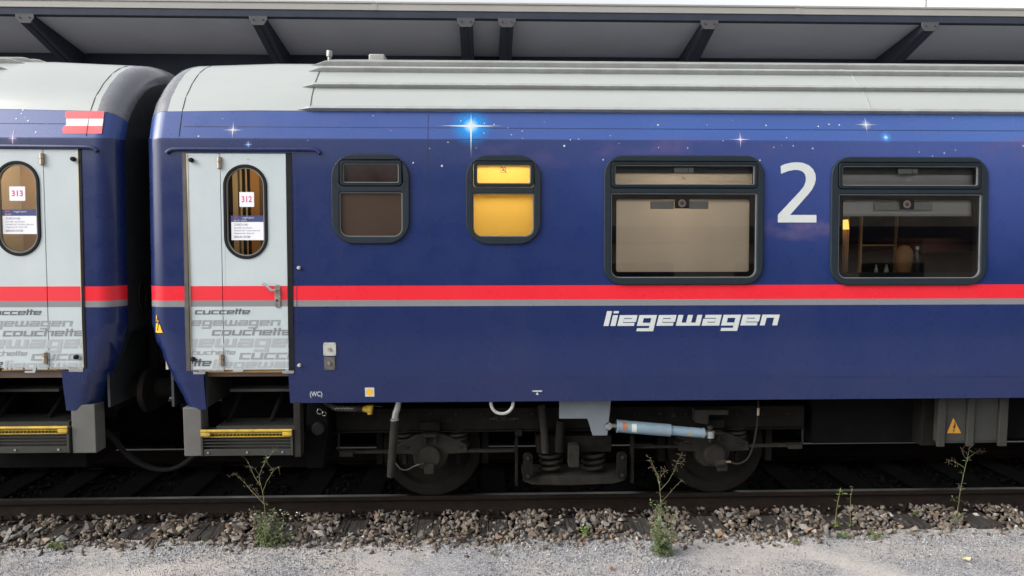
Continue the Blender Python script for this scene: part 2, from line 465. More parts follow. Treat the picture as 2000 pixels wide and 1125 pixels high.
# ------------------------------------------------------------------ setting: ground, gravel, ballast, platform
b = MB(); b.box(-600, 600, -600, 600, -0.9, -0.300); tag(b.build('ground', M['ground'], smooth=None), kind='structure', label='open earth ground round the tracks')
b = MB(); b.box(-40, 40, -14, -1.22, -0.6, -0.2085); tag(b.build('gravel_path', M['gravel'], smooth=None), kind='structure', label='pale grey gravel path along the track')
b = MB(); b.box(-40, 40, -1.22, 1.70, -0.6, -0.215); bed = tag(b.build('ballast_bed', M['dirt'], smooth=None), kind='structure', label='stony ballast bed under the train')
b = MB(); b.box(-40, 40, 1.75, 9, -0.5, 0.34); fp = tag(b.build('far_platform', M['platface'], bevel=.01), kind='structure', label='dark low platform behind the train')
b = MB(); b.box(-40, 40, 1.72, 9, 0.341, 0.38); b.build('paving', M['platform'], fp, bevel=.006)

M['addedbuilding'] = paint('added_building_wall', (0.48, 0.42, 0.36), .9, .2, .6)
st_b = empty('added_building', (0, -24, -.2), 'long low dark station building across the path, mirrored in the window panes', 'building')  # unseen building, added so panes and paint have something dark to mirror
b = MB(); b.box(-17, 62, -34, -24, -.25, 6.2); b.build('wall', M['addedbuilding'], st_b, smooth=None)
b = MB(); b.box(-18, 63, -35, -22.6, 6.21, 6.6); b.build('roof', M['canopysteel'], st_b, smooth=None)
b = MB(); b.box(-17.5, 62.5, -23.99, -22.8, 3.75, 4.35); b.build('added_awning', M['canopysteel'], st_b, smooth=None)  # strip added so that a dark band mirrors in the panes
win_me = None
for k in range(15):
    b = MB(); b.box(-1.3, 1.3, -.03, .03, 0, 1.7)
    if win_me is None: win_me = b.mesh('window'); win_me.materials.append(M['frosttop'])
    o = bpy.data.objects.new('window', win_me); C.objects.link(o); o.parent = st_b; o.location = (-14 + 5 * k, -.02, 1.3 + .2)
# rails
def rail(name, yc, label):
    t = empty(name, (0, yc, -0.172), label, 'rail')
    pts = [(-.070, -.172), (.070, -.172), (.070, -.160), (.020, -.145), (.009, -.125), (.009, -.050), (.036, -.036), (.036, -.008), (.028, -.001), (-.028, -.001), (-.036, -.008), (-.036, -.036),
           (-.009, -.050), (-.009, -.125), (-.020, -.145), (-.070, -.160)]
    b = MB(); xs = [-22, 22]
    vs = [(x, yc + p[0], p[1]) for x in xs for p in pts]; n = len(pts)
    b.add(vs, [(i, (i + 1) % n, n + (i + 1) % n, n + i) for i in range(n)])
    b.build('rail_profile', M['rail'], t, smooth=30)
    b = MB(); b.box(-22, 22, yc - .027, yc + .027, -.0009, .0006); b.build('rail_head', M['railtop'], t, smooth=None)
    return t
rail('rail', -.785, 'brown rail on the near side, behind the ballast stones')
rail('rail', .785, 'far rail beneath the coaches, deep in shadow')

SLX = [0.072 + .632 * k + random.uniform(-.03, .03) for k in range(-10, 13)]
ords = 'first second third fourth fifth sixth seventh eighth ninth tenth eleventh twelfth thirteenth fourteenth fifteenth sixteenth seventeenth eighteenth'.split()
vis = [x for x in SLX if -4.55 < x < 4.9]
def sleeper(i, x):
    if x in vis: lab = f'dark weathered timber sleeper, {ords[vis.index(x)]} from the left in view'
    else:
        out_ = sorted((q for q in SLX if q not in vis and (q < 0) == (x < 0)), key=abs)
        lab = f"{ords[out_.index(x)]} dark timber sleeper beyond the {'left' if x < 0 else 'right'} edge of the photo"
    t = empty('sleeper', (x, 0, -.172), lab, 'sleeper', 'timber sleepers under the track')
    w = random.uniform(.118, .135); e = -1.265 + random.uniform(-.04, .03)
    b = MB()
    # the end is split and uneven: planks of the timber separated by cracks
    cuts = sorted([-w, w] + [random.uniform(-.6, .6) * w for _ in range(2)])
    for a, c in zip(cuts, cuts[1:]):
        dz = random.uniform(-.008, .004); b.box(x + a + .002, x + c - .002, e + random.uniform(0, .02), -.80, -.33, -.172 + dz)
    b.build('timber', M['woodsl'], t, smooth=None, bevel=.006)
    b = MB(); b.box(x - w, x + w, -.799, 1.30, -.33, -.175); b.build('shaded_middle', M['shadewood'], t, smooth=None, bevel=.006)
    for sy in (-1, 1):
        b = MB(); b.box(x - .085, x + .085, sy * .785 - .17, sy * .785 + .17, -.171, -.158)
        pl = b.build('rail_chair', M['rail'], t, bevel=.003)
        if sy < 0:
            for q in (-.05, .05):
                b = MB(); b.lathe_z(x + q, -.785 - .12, [(0, -.158), (.022, -.158), (.022, -.135), (.012, -.132), (.012, -.105), (0, -.105)], 8)
                b.build('bolt', M['rail'], t, smooth=40)
    return t
for i, x in enumerate(SLX): sleeper(i, x)

# ballast stones
def rock_verts(seed, n=9):
    r = np.random.default_rng(seed); p = r.normal(size=(n, 3)); p /= np.linalg.norm(p, axis=1)[:, None]
    p *= r.uniform(.78, 1.1, (n, 1)); p *= np.array([1.2, .95, .62]) * r.uniform(.85, 1.15, 3)
    bm = bmesh.new()
    for q in p: bm.verts.new(q)
    res = bmesh.ops.convex_hull(bm, input=bm.verts)
    junk = [e for e in res['geom_interior'] if isinstance(e, bmesh.types.BMVert)]
    if junk: bmesh.ops.delete(bm, geom=junk, context='VERTS')
    bm.verts.ensure_lookup_table(); bm.verts.index_update(); bmesh.ops.recalc_face_normals(bm, faces=bm.faces)
    v = np.array([x.co[:] for x in bm.verts]); f = np.array([[x.index for x in q.verts] for q in bm.faces if len(q.verts) == 3]); bm.free(); return v, f
ROCKS = [rock_verts(s) for s in range(9)]
def rot_mats(n, r, tilt=.6):
    a = r.uniform(0, 2 * np.pi, n); bx = r.normal(0, tilt, n); by = r.normal(0, tilt, n); Z = np.zeros(n); O = np.ones(n)
    ca, sa, cb, sb, cc, sc = np.cos(a), np.sin(a), np.cos(bx), np.sin(bx), np.cos(by), np.sin(by)
    rz = np.array([[ca, -sa, Z], [sa, ca, Z], [Z, Z, O]]).transpose(2, 0, 1)
    rx = np.array([[O, Z, Z], [Z, cb, -sb], [Z, sb, cb]]).transpose(2, 0, 1); ry = np.array([[cc, Z, sc], [Z, O, Z], [-sc, Z, cc]]).transpose(2, 0, 1)
    return rz @ rx @ ry
def scatter(name, pos, size, mat, r, parent=None, shapes=ROCKS, tilt=.6):
    vs, fs, k = [], [], 0
    which = r.integers(0, len(shapes), len(pos)); rm = rot_mats(len(pos), r, tilt)
    for s, (v, f) in enumerate(shapes):
        ix = np.where(which == s)[0]
        if not len(ix): continue
        q = np.einsum('nij,vj->nvi', rm[ix], v) * size[ix][:, None, None] + pos[ix][:, None, :]
        vs.append(q.reshape(-1, 3)); fs.append((f[None] + (np.arange(len(ix)) * len(v))[:, None, None] + k).reshape(-1, 3)); k += len(ix) * len(v)
    vs = np.concatenate(vs); fs = np.concatenate(fs)
    me = bpy.data.meshes.new(name); me.vertices.add(len(vs)); me.vertices.foreach_set('co', vs.ravel())
    me.loops.add(fs.size); me.loops.foreach_set('vertex_index', fs.ravel().astype(np.int32))
    me.polygons.add(len(fs)); me.polygons.foreach_set('loop_start', np.arange(0, fs.size, 3, dtype=np.int32)); me.update(calc_edges=True); me.validate()
    return link(name, me, mat, parent)
EDGE = [gnd(px, py, -.2) for px, py in ((-200, 1070), (0, 1070), (350, 1060), (700, 1063), (1000, 1061), (1250, 1056), (1500, 1049), (1700, 1043), (1900, 1031), (2100, 1026))]
def edge_y(x): return float(np.interp(x, [e[0] for e in EDGE], [e[1] for e in EDGE])) + .5 * ( .045 * math.sin(x * 1.7 + .5) + .03 * math.sin(x * 4.3) + .02 * math.sin(x * 9.1))
def on_sleeper(x, y, m=.0):
    return y > -1.29 and any(abs(x - s) < .135 + m for s in SLX)
def pile_h(x, y):
    e = edge_y(x); k = min(1, max(0, (y - e) / .16)); return -.207 + k * .042
pos, size = [], []
for _ in range(420):
    x = random.uniform(-6, 6); y = edge_y(x) - abs(random.gauss(0, .09)) - .01
    r_ = random.uniform(.008, .026); pos.append((x, y, -.207 + r_ * .25)); size.append(r_)
for _ in range(19500):
    x = random.uniform(-8.5, 9); y = random.uniform(-1.72, -.80)
    e = edge_y(x)
    if y < e and random.random() > math.exp((y - e) / .045): continue
    if on_sleeper(x, y, .005) and random.random() > (.07 if y < -.95 else .25): continue
    r_ = random.uniform(.017, .034); z = pile_h(x, y) + random.uniform(-.03, .012)
    if y > -.90: z += .012
    pos.append((x, y, z)); size.append(r_)
st = scatter('stone_mass', np.array(pos), np.array(size), M['stones'], rng, bed); st['kind'] = 'stuff'
rock_me = []
for i, (v, f) in enumerate(ROCKS):
    me = bpy.data.meshes.new('stone'); me.from_pydata([tuple(q) for q in v], [], [tuple(int(j) for j in q) for q in f]); me.update(); me.materials.append(M['stone']); rock_me.append(me)
k = 0
while k < 300:
    x = random.uniform(-4.6, 4.9); y = random.uniform(-1.62, -.92); e = edge_y(x)
    if y < e and random.random() > math.exp((y - e) / .05): continue
    if on_sleeper(x, y, .02) and random.random() > .06: continue
    o = bpy.data.objects.new('stone', rock_me[random.randrange(len(rock_me))]); C.objects.link(o); o.parent = bed
    r_ = random.uniform(.028, .042) if random.random() < .8 else random.uniform(.040, .052)
    o.location = (x, y, pile_h(x, y) + .012 + r_ * .35); o.scale = (r_, r_, r_)
    o.rotation_euler = (random.gauss(0, .5), random.gauss(0, .5), random.uniform(0, 6.28)); k += 1
# oil-dark ballast between the rails, blackened further for the shade under the train
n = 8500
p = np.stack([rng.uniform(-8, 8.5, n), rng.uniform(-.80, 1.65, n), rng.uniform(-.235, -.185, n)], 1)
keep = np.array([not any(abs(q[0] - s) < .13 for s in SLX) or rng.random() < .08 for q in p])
st = scatter('shaded_oily_stone_mass', p[keep], rng.uniform(.02, .036, keep.sum()), M['stonedk'], rng, bed); st['kind'] = 'stuff'
# grit on the path
OCT = [(np.array([[1, 0, 0], [-1, 0, 0], [0, 1, 0], [0, -1, 0], [0, 0, .7], [0, 0, -.7]], float) * s, np.array([[0, 2, 4], [2, 1, 4], [1, 3, 4], [3, 0, 4], [2, 0, 5], [1, 2, 5], [3, 1, 5], [0, 3, 5]])) for s in (1, .85)]
n = 66000
gy = rng.uniform(-2.75, -1.22, n); gx = rng.uniform(-7, 7.4, n)
ey = np.array([edge_y(x) for x in gx]); keep = (gy < ey + rng.normal(-.01, .035, n))
import mathutils.noise as mn
patch = np.array([mn.fractal((x * 1.1, y * 1.6, 3.7), 1.0, 2.0, 4) for x, y in zip(gx, gy)])
track = np.abs((gx - 2.75) - (gy + 1.75) * -.9 + .12 * np.sin(gy * 7))       # worn sandy streak
keep &= (rng.random(n) > np.clip((patch - .02) * 2.6, 0, .85)) & (rng.random(n) > .8 * np.exp(-(track / .16) ** 2))
p = np.stack([gx, gy, np.full(n, -.2035)], 1)[keep]
gsz = 1 + np.clip(patch[keep] * -.35, -.2, .35)
st = scatter('grit', p, rng.uniform(.0032, .0080, len(p)) * gsz * (1 + (rng.random(len(p)) < .04) * .7), M['grit'], rng, None, OCT, .5)
tag(st, label='loose pale grey grit scattered over the gravel path', cat='gravel', kind='stuff')

# ------------------------------------------------------------------ canopy on the far platform
CY = 2.2
cz = lambda py: hit(1000, py, CY)[1]
can = empty('platform_canopy', (0, 3.4, 0.38), 'grey platform canopy with dark slanting beams behind the train roof', 'canopy')
z_f1, z_f0, z_s = cz(8), cz(24), cz(38)
joints = [-16.0, hit(735, 10, CY)[0], hit(1560, 20, CY)[0]  , 17.0]
for a, c in zip(joints, joints[1:]):
    b = MB(); b.box(a + .003, c - .003, CY - .03, CY + .05, z_f0, z_f1)
    b.box(a + .003, c - .003, CY - .042, CY - .0305, z_f1 - .02, z_f1 + .006)
    b.build('fascia', M['fascia'], can, bevel=.004)
for x in joints[1:-1]:
    b = MB(); b.box(x - .03 * 2, x + .012, CY - .035, CY - .0302, z_f0 + .001, z_f1 - .021); b.build('fascia_joint', M['fascia'], can)
b = MB(); b.box(-16, 17, CY - .02, CY + .10, z_s, z_f0 - .002); b.build('edge_beam', M['canopysteel'], can, bevel=.004)
def soff_z(y): return z_s + .012 - (y - CY) * .165
bx = [-14.6, -11.7, -8.8, hit(50, 20, CY)[0], hit(505, 25, CY)[0], hit(910, 30, CY)[0], hit(990, 32, CY)[0], hit(1385, 35, CY)[0], hit(1815, 38, CY)[0], 8.75, 11.7, 14.6]
for a, c in zip(bx, bx[1:]):
    b = MB(); y0, y1 = CY + .08, 4.6
    b.add([(a + .004, y0, soff_z(y0)), (c - .004, y0, soff_z(y0)), (c - .004, y1, soff_z(y1)), (a + .004, y1, soff_z(y1)),
           (a + .004, y0, soff_z(y0) + .03), (c - .004, y0, soff_z(y0) + .03), (c - .004, y1, soff_z(y1) + .03), (a + .004, y1, soff_z(y1) + .03)],
          [(0, 3, 2, 1), (4, 5, 6, 7), (0, 1, 5, 4), (1, 2, 6, 5), (2, 3, 7, 6), (3, 0, 4, 7)])
    b.build('soffit_panel', M['soffit'], can, smooth=None)
b = MB(); b.box(-16, 17, CY + .02, 4.62, z_f1 - .03, z_f1 - .002); b.build('roof_deck', M['fascia'], can, smooth=None)
for x in bx[1:-1]:
    b = MB(); y0, y1 = CY - .01, 3.75; w = .085
    zt0, zt1 = soff_z(y0) - .004, soff_z(y1) - .004; zb0, zb1 = soff_z(y0) - .10, soff_z(y1) - .36
    b.add([(x + sx * w, y, z) for sx in (-1, 1) for y, z in ((y0, zb0), (y1, zb1), (y1, zt1), (y0, zt0))],
          [(0, 1, 2, 3), (4, 7, 6, 5), (0, 4, 5, 1), (1, 5, 6, 2), (2, 6, 7, 3), (3, 7, 4, 0)])
    b.add([(x + sx * .012, y, z) for sx in (-1, 1) for y, z in ((y0 + .05, zb0 - .03), (y1, zb1 - .03), (y1, zb1 - .001), (y0 + .05, zb0 - .001))],
          [(0, 1, 2, 3), (4, 7, 6, 5), (0, 4, 5, 1), (1, 5, 6, 2), (2, 6, 7, 3), (3, 7, 4, 0)])
    bo = b.build('slanting_beam', M['canopysteel'], can, bevel=.004)
    b = MB(); pl = [(x - .115, zt0 - .002), (x - .115, zt0 - .05), (x - .07, zb0 - .02), (x + .07, zb0 - .02), (x + .115, zt0 - .05), (x + .115, zt0 - .002)]
    b.prism([pl], 0.0, .016, at_y(y0 - .002)); ep = b.build('end_plate', M['endplate'], bo, bevel=.003)
    for q in (-.06, .06):
        b = MB(); b.cyl((x + q, y0 - .018, zt0 - .05), (x + q, y0 - .030, zt0 - .05), .009, 8); b.build('bolt', M['canopysteel'], bo)
b = MB(); b.box(-16, 17, 3.40, 3.80, 4.30, soff_z(3.4) - .005); b.build('girder', M['canopysteel'], can, bevel=.005)
for x in (-14.8, -7.4, -.02, 7.4, 14.8):
    b = MB(); b.box(x - .15, x + .15, 3.81, 4.11, .38, soff_z(4.11) - .01); b.build('column', M['canopysteel'], can, bevel=.01)
b = MB(); x, z = hit(1804, 6, 9.0); b.tube([(x, 9.0, .38), (x, 9.0, 14)], [.075, .06], 12)
mast = b.build('mast', M['mast'], None); tag(mast, 'pale slim mast rising above the canopy roof', 'mast')

# ------------------------------------------------------------------ lettering
def glyph(ch, th):
    h = th / 2; w = 1.0; m = .5; W2 = 1.36
    g = {'l': (th, [[(h, 0), (h, 1.38)]]), 'i': (th, [[(h, 0), (h, 1)], [(h, 1.17), (h, 1.38)]]),
         'e': (w, [[(w - .06, h), (h, h), (h, 1 - h), (w - h, 1 - h), (w - h, m), (th + .01, m)]]),
         'g': (w, [[(w - th, h), (h, h), (h, 1 - h), (w - h, 1 - h), (w - h, -.36), (.05, -.36)]]),
         'a': (w, [[(.08, 1 - h), (w - h, 1 - h), (w - h, h), (h, h), (h, m), (w - th - .01, m)]]),
         'w': (W2, [[(h, 1), (h, h), (W2 - h, h), (W2 - h, 1)], [(W2 / 2, th + .01), (W2 / 2, 1)]]),
         'n': (w, [[(h, 0), (h, 1 - h), (w - h, 1 - h), (w - h, 0)]]), 'c': (w - .08, [[(w - .06, 1 - h), (h, 1 - h), (h, h), (w - .08, h)]]),
         'u': (w, [[(h, 1), (h, h), (w - h, h), (w - h, 1)]]), 'o': (w, [[(w - h, h), (h, h), (h, 1 - h), (w - h, 1 - h), (w - h, h + .001)]]),
         'h': (w, [[(h, 0), (h, 1.38)], [(th + .01, 1 - h), (w - h, 1 - h), (w - h, 0)]]),
         't': (.42, [[(.13, 0), (.13, 1.36)], [(.13 + h + .01, 1 - h), (.46, 1 - h)]])}
    return g[ch]
def stroke_poly(pts, th):
    L, Rr = [], []
    P = [Vector(p) for p in pts]
    for i, p in enumerate(P):
        d0 = (P[i] - P[i - 1]).normalized() if i else (P[1] - P[0]).normalized(); d1 = (P[i + 1] - P[i]).normalized() if i < len(P) - 1 else d0
        n0 = Vector((-d0.y, d0.x)); n1 = Vector((-d1.y, d1.x)); mm = n0 + n1
        mm = mm / max(mm.length_squared, .3) * 2 * (th / 2)
        L.append(p + mm); Rr.append(p - mm)
    return [[L[i], L[i + 1], Rr[i + 1], Rr[i]] for i in range(len(P) - 1)]
def clip(poly, x0, x1):
    for lim, sgn in ((x0, 1), (x1, -1)):
        out = []
        for i in range(len(poly)):
            a, c = poly[i - 1], poly[i]; fa, fc = sgn * (a[0] - lim), sgn * (c[0] - lim)
            if fa >= 0: out.append(a)
            if fa * fc < 0:
                t = fa / (fa - fc); out.append((a[0] + (c[0] - a[0]) * t, a[1] + (c[1] - a[1]) * t))
        poly = out
        if len(poly) < 3: return []
    return poly
def word(text, x, z, xh, th, mat, parent, fn, name, width=None, kx=1.0, x0=-99, x1=99, d=.0015, shear=.24, gap=.105, label=None):
    polys = []; cur = 0
    for ch in text:
        w, strokes = glyph(ch, th)
        for k, s in enumerate(strokes):
            tt = th if ch != 't' or k == 0 else th * .9
            for q in stroke_poly(s, tt): polys.append([(cur + p[0], p[1], k) for p in q])
        cur += w + (gap if ch != 't' else .05)
    sx = (width / cur if width else xh * kx)
    b = MB()
    for q in polys:
        pl = clip([(x + p[0] * sx + p[1] * shear * xh, z + p[1] * xh) for p in q], x0, x1)
        if len(pl) < 3: continue
        area = sum(pl[i - 1][0] * pl[i][1] - pl[i][0] * pl[i - 1][1] for i in range(len(pl)))
        if area < 0: pl = pl[::-1]
        b.add([fn(p[0], p[1], d + q[0][2] * .0004) for p in pl], [tuple(range(len(pl)))])
    o = b.build(name, mat, parent, smooth=None)
    if label: o['label'] = label
    return o
def text(s, x, z, size, mat, parent, fn, name, d=.0015, align='LEFT', width=None, bold=0, shear=0, label=None):
    cu = bpy.data.curves.new('t', 'FONT'); cu.body = s; cu.size = size; cu.align_x = align; cu.shear = shear; cu.offset = bold
    o = bpy.data.objects.new('t', cu); me = bpy.data.meshes.new_from_object(o); bpy.data.objects.remove(o); bpy.data.curves.remove(cu)
    co = [v.co.copy() for v in me.vertices]
    k = 1
    if width and co:
        xs = [c.x for c in co]; k = width / (max(xs) - min(xs))
        off = min(xs) if align == 'LEFT' else (max(xs) + min(xs)) / 2
    else: off = 0
    for v, c in zip(me.vertices, co): v.co = fn(x + (c.x - off) * k, z + c.y, d)
    me.update(); me.name = name
    o = link(name, me, mat, parent)
    if label: o['label'] = label
    return o
def panel(name, x0, x1, z0, z1, d0, d1, mat, parent, fn=on_wall, r=0, bevel=None, label=None):
    b = MB()
    zs_ = [z0] + [q for q in (1.7, 3.235) if fn is on_wall and not r and z0 < q < z1] + [z1]
    for za_, zb_ in zip(zs_, zs_[1:]): b.prism([rrect(x0, x1, za_, zb_, r, 5) if r else [(x0, za_), (x1, za_), (x1, zb_), (x0, zb_)]], d0, d1, fn)
    o = b.build(name, mat, parent, bevel=bevel)
    if label: o['label'] = label
    return o
def pxpanel(name, p, d0, d1, mat, parent, fn=on_wall, r=0, bevel=None, label=None):
    """panel given by the sight lines of its corners (left, right, top, bottom)"""
    xm, ym = (p[0] + p[1]) / 2, (p[2] + p[3]) / 2
    return panel(name, wx(p[0], ym), wx(p[1], ym), wz(p[3], xm), wz(p[2], xm), d0, d1, mat, parent, fn, r, bevel, label)

# ------------------------------------------------------------------ coach body
RC = .16
def section(s, side=-1):
    """body section at distance s from the end: list of (y, z), rounded in near the end"""
    i = RC - math.sqrt(max(0, RC * RC - (RC - s) ** 2)) if s < RC else 0
    return i
def fine_prof(zs):
    pts = []
    for z in zs: pts.append((prof(z), z))
    return pts
def normal_at(z):
    a, c = max(.9, z - .03), min(4.088, z + .03)
    dy, dz = prof(c) - prof(a), c - a; l = math.hypot(dy, dz)
    return (-dz / l, dy / l)   # outward on the near side
ROOF_TAPER = .9
def body_pt(xe, dr, x, z, near=True, chamf=True, yval=None):
    c = max(0, 1.62 - z) * .40 if chamf else 0
    s = (x - xe) * dr
    if s < c: x = xe + dr * c; s = c
    i = section(s - c)
    y = prof(z) if yval is None else yval
    ny, nz = normal_at(z) if z < 4.05 else (0, 1)
    yy, zz = y - ny * i, z - nz * i
    if z > 3.3: zz -= max(0, 1 - s / ROOF_TAPER) * .035 * min(1, (z - 3.3) / .4)
    return (x, yy if near else -yy, zz)
def grid_mesh(name, xe, dr, xs, zs, holes, mat, parent, near=True, solid=.03, smooth=24, mfn=None):
    vs = [body_pt(xe, dr, x, z, near) for x in xs for z in zs]; nz = len(zs); fs = []; mi = []
    for i in range(len(xs) - 1):
        for j in range(nz - 1):
            xm, zm = (xs[i] + xs[i + 1]) / 2, (zs[j] + zs[j + 1]) / 2
            if any(a < xm < c and e < zm < f for a, c, e, f in holes): continue
            f = (i * nz + j, (i + 1) * nz + j, (i + 1) * nz + j + 1, i * nz + j + 1)
            flip = (xs[i + 1] > xs[i]) != near
            p = [Vector(vs[q]) for q in f]
            if ((p[2] - p[0]).cross(p[3] - p[1])).length < 1e-6: continue
            fs.append(f[::-1] if flip else f); mi.append(mfn(xm, zm) if mfn else 0)
    me = bpy.data.meshes.new(name); me.from_pydata(vs, [], fs); me.update(); me.polygons.foreach_set('material_index', mi)
    bm = bmesh.new(); bm.from_mesh(me); 
    bmesh.ops.remove_doubles(bm, verts=bm.verts, dist=1e-5)
    bmesh.ops.delete(bm, geom=[v for v in bm.verts if not v.link_faces], context='VERTS'); bm.to_mesh(me); bm.free()
    o = link(name, me, mat, parent, smooth)
    cnt = {}
    for pgn in me.polygons:
        for ek in pgn.edge_keys: cnt[ek] = cnt.get(ek, 0) + 1
    sh_ = [cnt.get(tuple(sorted(e.vertices)), 0) < 2 or e.use_edge_sharp for e in me.edges]
    me.edges.foreach_set('use_edge_sharp', sh_)
    if solid:
        m = o.modifiers.new('thickness', 'SOLIDIFY'); m.thickness = solid; m.offset = -1
    return o
def merge_sorted(a):
    a = sorted(a); out = [a[0]]
    for v in a[1:]:
        if v - out[-1] > 1e-4: out.append(v)
    return out

def window(parent, outer, top, low, r, rl, kind):
    """rubber-framed window: frame with two openings, tilting sash above, fixed pane below"""
    def rc(p, rr, rb=None):
        xm = (p[0] + p[1]) / 2; ym = (p[2] + p[3]) / 2
        return rrect(wx(p[0], ym), wx(p[1], ym), wz(p[3], xm), wz(p[2], xm), rr, 8, rb)
    grow = lambda p, k: (p[0] - k, p[1] + k, p[2] - k, p[3] + k)
    b = MB(); b.prism([rc(outer, r), rc(grow(top, 7), .03)[::-1], rc(low, .012, rl)[::-1]], -.045, .022, on_wall)
    fr = b.build('window_frame', M['frame'], parent, bevel=.009, seg=3)
    b = MB(); b.prism([rc(grow(top, 6.2), .028), rc(top, .016)[::-1]], -.03, .027, on_wall); b.build('sash', M['sash'], fr, bevel=.004)
    b = MB(); b.prism([rc(grow(top, .1), .016), rc(grow(top, -1.3), .014)[::-1]], -.02, .018, on_wall); b.build('seal_lip', M['seal'], fr)
    b = MB(); b.prism([rc(grow(low, .1), .012, rl), rc(grow(low, -1.3), .010, rl - .006)[::-1]], -.02, .012, on_wall); b.build('seal_lip', M['seal'], fr)
    return fr, rc, grow

def coach(is_right):
    if is_right:
        xe, dr, xfar = -2.845, 1, 12.0
        root = empty('sleeping_coach', (4.5, 0, 0), 'blue couchette coach with large white 2 and four windows in view', 'railway coach', 'coaches of the standing night train')
        d_end, d_joint, d_far = wx(364), wx(432), wx(562)
        rec = wx(402, 790); rec2 = wx(567, 790)
    else:
        xe, dr, xfar = -3.06, -1, -14.0
        root = empty('sleeping_coach', (-7, 0, 0), 'blue couchette coach with red and white flag, cut off by the left edge', 'railway coach', 'coaches of the standing night train')
        d_end, d_joint, d_far = wx(157), wx(88), wx(157) - .83
        rec = wx(128, 790); rec2 = d_far
    zd0, zd1 = 1.315, 3.105
    door_lo, door_hi = min(d_end, d_far), max(d_end, d_far)
    # window rectangles
    wins = []
    if is_right:
        wins = [dict(o=(648, 800, 301, 476), t=(671, 779, 320, 357), l=(664, 786, 376, 462), r=.19, rl=.075, k='dark'),
                dict(o=(910, 1056, 303, 477), t=(931, 1036, 322, 359), l=(924, 1042, 378, 462), r=.19, rl=.075, k='lit'),
                dict(o=(1179, 1490, 304, 556), t=(1200, 1472, 323, 361), l=(1193, 1476, 378, 542), r=.16, rl=.07, k='blind'),
                dict(o=(1621, 1926, 307, 557), t=(1643, 1907, 325, 363), l=(1636, 1913, 380, 543), r=.16, rl=.07, k='room')]
    holes = [(door_lo, door_hi, zd0, zd1)]
    for w in wins:
        p = w['o']; xm, ym = (p[0] + p[1]) / 2, (p[2] + p[3]) / 2
        holes.append((wx(p[0], ym) + .055, wx(p[1], ym) - .055, wz(p[3], xm) + .055, wz(p[2], xm) - .055))
    lo, hi = min(rec, rec2), max(rec, rec2)
    holes.append((lo, hi, .8, zd0))                                     # step recess below the door
    zb_main, zb_end = wz(784), wz(800, 400)
    if is_right: holes.append((rec2, 99, .8, zb_main))
    else: holes.append((-99, rec2, .8, zb_main))
    xs = [xe + dr * RC * (1 - math.cos(R(a))) for a in range(0, 91, 9)] + [xe + dr * s for s in np.arange(.18, .52, .02)]
    xs += [h for q in holes for h in q[:2] if abs(h) < 90] + list(np.arange(min(xe, xfar), max(xe, xfar) + .01, .5))
    xs = [x for x in merge_sorted(xs) if min(xe, xfar) - 1e-6 <= x <= max(xe, xfar) + 1e-6]
    zs = merge_sorted([zb_end, zb_main, 1.0, 1.1, 1.19, 1.21, 1.300, 1.325, 1.4, 1.55, 1.69, 1.71, 2.0, 2.4, 2.8, 3.222, 3.2349, 3.236, 3.248, 3.36, 3.475] + [h for q in holes for h in q[2:] if h > .9])
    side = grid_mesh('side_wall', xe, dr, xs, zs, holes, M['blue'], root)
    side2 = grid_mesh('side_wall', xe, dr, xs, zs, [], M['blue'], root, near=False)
    # roof, both halves in one sheet
    zr = [3.478, 3.54, 3.62, 3.69, 3.76, 3.82, 3.88, 3.92, 3.96, 3.99, 4.02, 4.04, 4.06, 4.083, 4.088]
    rx = [x for x in xs if (x - xe) * dr < .6] + [xe + dr * .75, xe + dr * .9] + list(np.arange(xe + dr * 1.2, xfar, dr * 1.0)) + [xfar]
    rx = merge_sorted(rx)
    for near in (True, False):
        grid_mesh('roof', xe, dr, rx, zr, [], [M['roof'], M['endcap']], root, near=near, solid=.03, smooth=50, mfn=lambda x, z: 1 if (x - xe) * dr < .185 else 0)
    # seams across the roof sheet
    def roof_seam(s, z0, z1, name='roof_seam', mat='seam', w=.003, h=.002):
        b = MB(); n = 16; P = [body_pt(xe, dr, xe + dr * s, z0 + (z1 - z0) * k / n) for k in range(n + 1)]
        P = [(p[0], p[1] - .0 , p[2]) for p in P]
        pts = []
        for k, p in enumerate(P):
            z = z0 + (z1 - z0) * k / n; ny, nz = normal_at(min(z, 4.0)); pts.append((p[0], p[1] + ny * h, p[2] + nz * h))
        b.tube(pts, w, 6); return b.build(name, M[mat], root)
    if is_right:
        rs = -1.49; roof_seam(.30, 3.25, 4.05); roof_seam(rs - xe, 3.48, 4.05, w=.0035); roof_seam(wx(1700, 215) - xe, 3.48, 4.06, mat='rib', w=.0045)
    else:
        rs = -4.30; roof_seam(.235, 3.25, 4.05); 
    # roof ribs with tapered tips
    for z, tip in ((3.487, .10), (3.705, .10), (3.885, .10), (3.985, .12), (4.045, .12), (4.075, .12)):
        y = prof(z); ny, nz = normal_at(min(z, 4.0)); ty, tz = -nz, ny
        if ty > 0: ty, tz = -ty, -tz
        hh, ww = (.046, .020) if z > 3.5 else (.046, .016)
        sect = [(-ww * 2.6, -.004), (-ww * .5, hh), (ww * .9, hh * .96), (ww * .95, hh * .8), (ww * .4, -.012)]
        b = MB(); st_ = [(rs - dr * tip, .05), (rs - dr * tip * .5, .45), (rs, .9), (rs + dr * .04, 1.0), (xfar, 1.0)]
        vs = []
        for x, k in st_:
            dzt = max(0, 1 - (x - xe) * dr / ROOF_TAPER) * .035
            for a, h in sect: vs.append((x, y + ty * a * k + ny * (h * k), z + tz * a * k + nz * (h * k) - dzt))
        m = len(sect); fs = []
        for i in range(len(st_) - 1):
            for j in range(m - 1):
                f = (i * m + j, (i + 1) * m + j, (i + 1) * m + j + 1, i * m + j + 1); fs.append(f if dr > 0 else f[::-1])
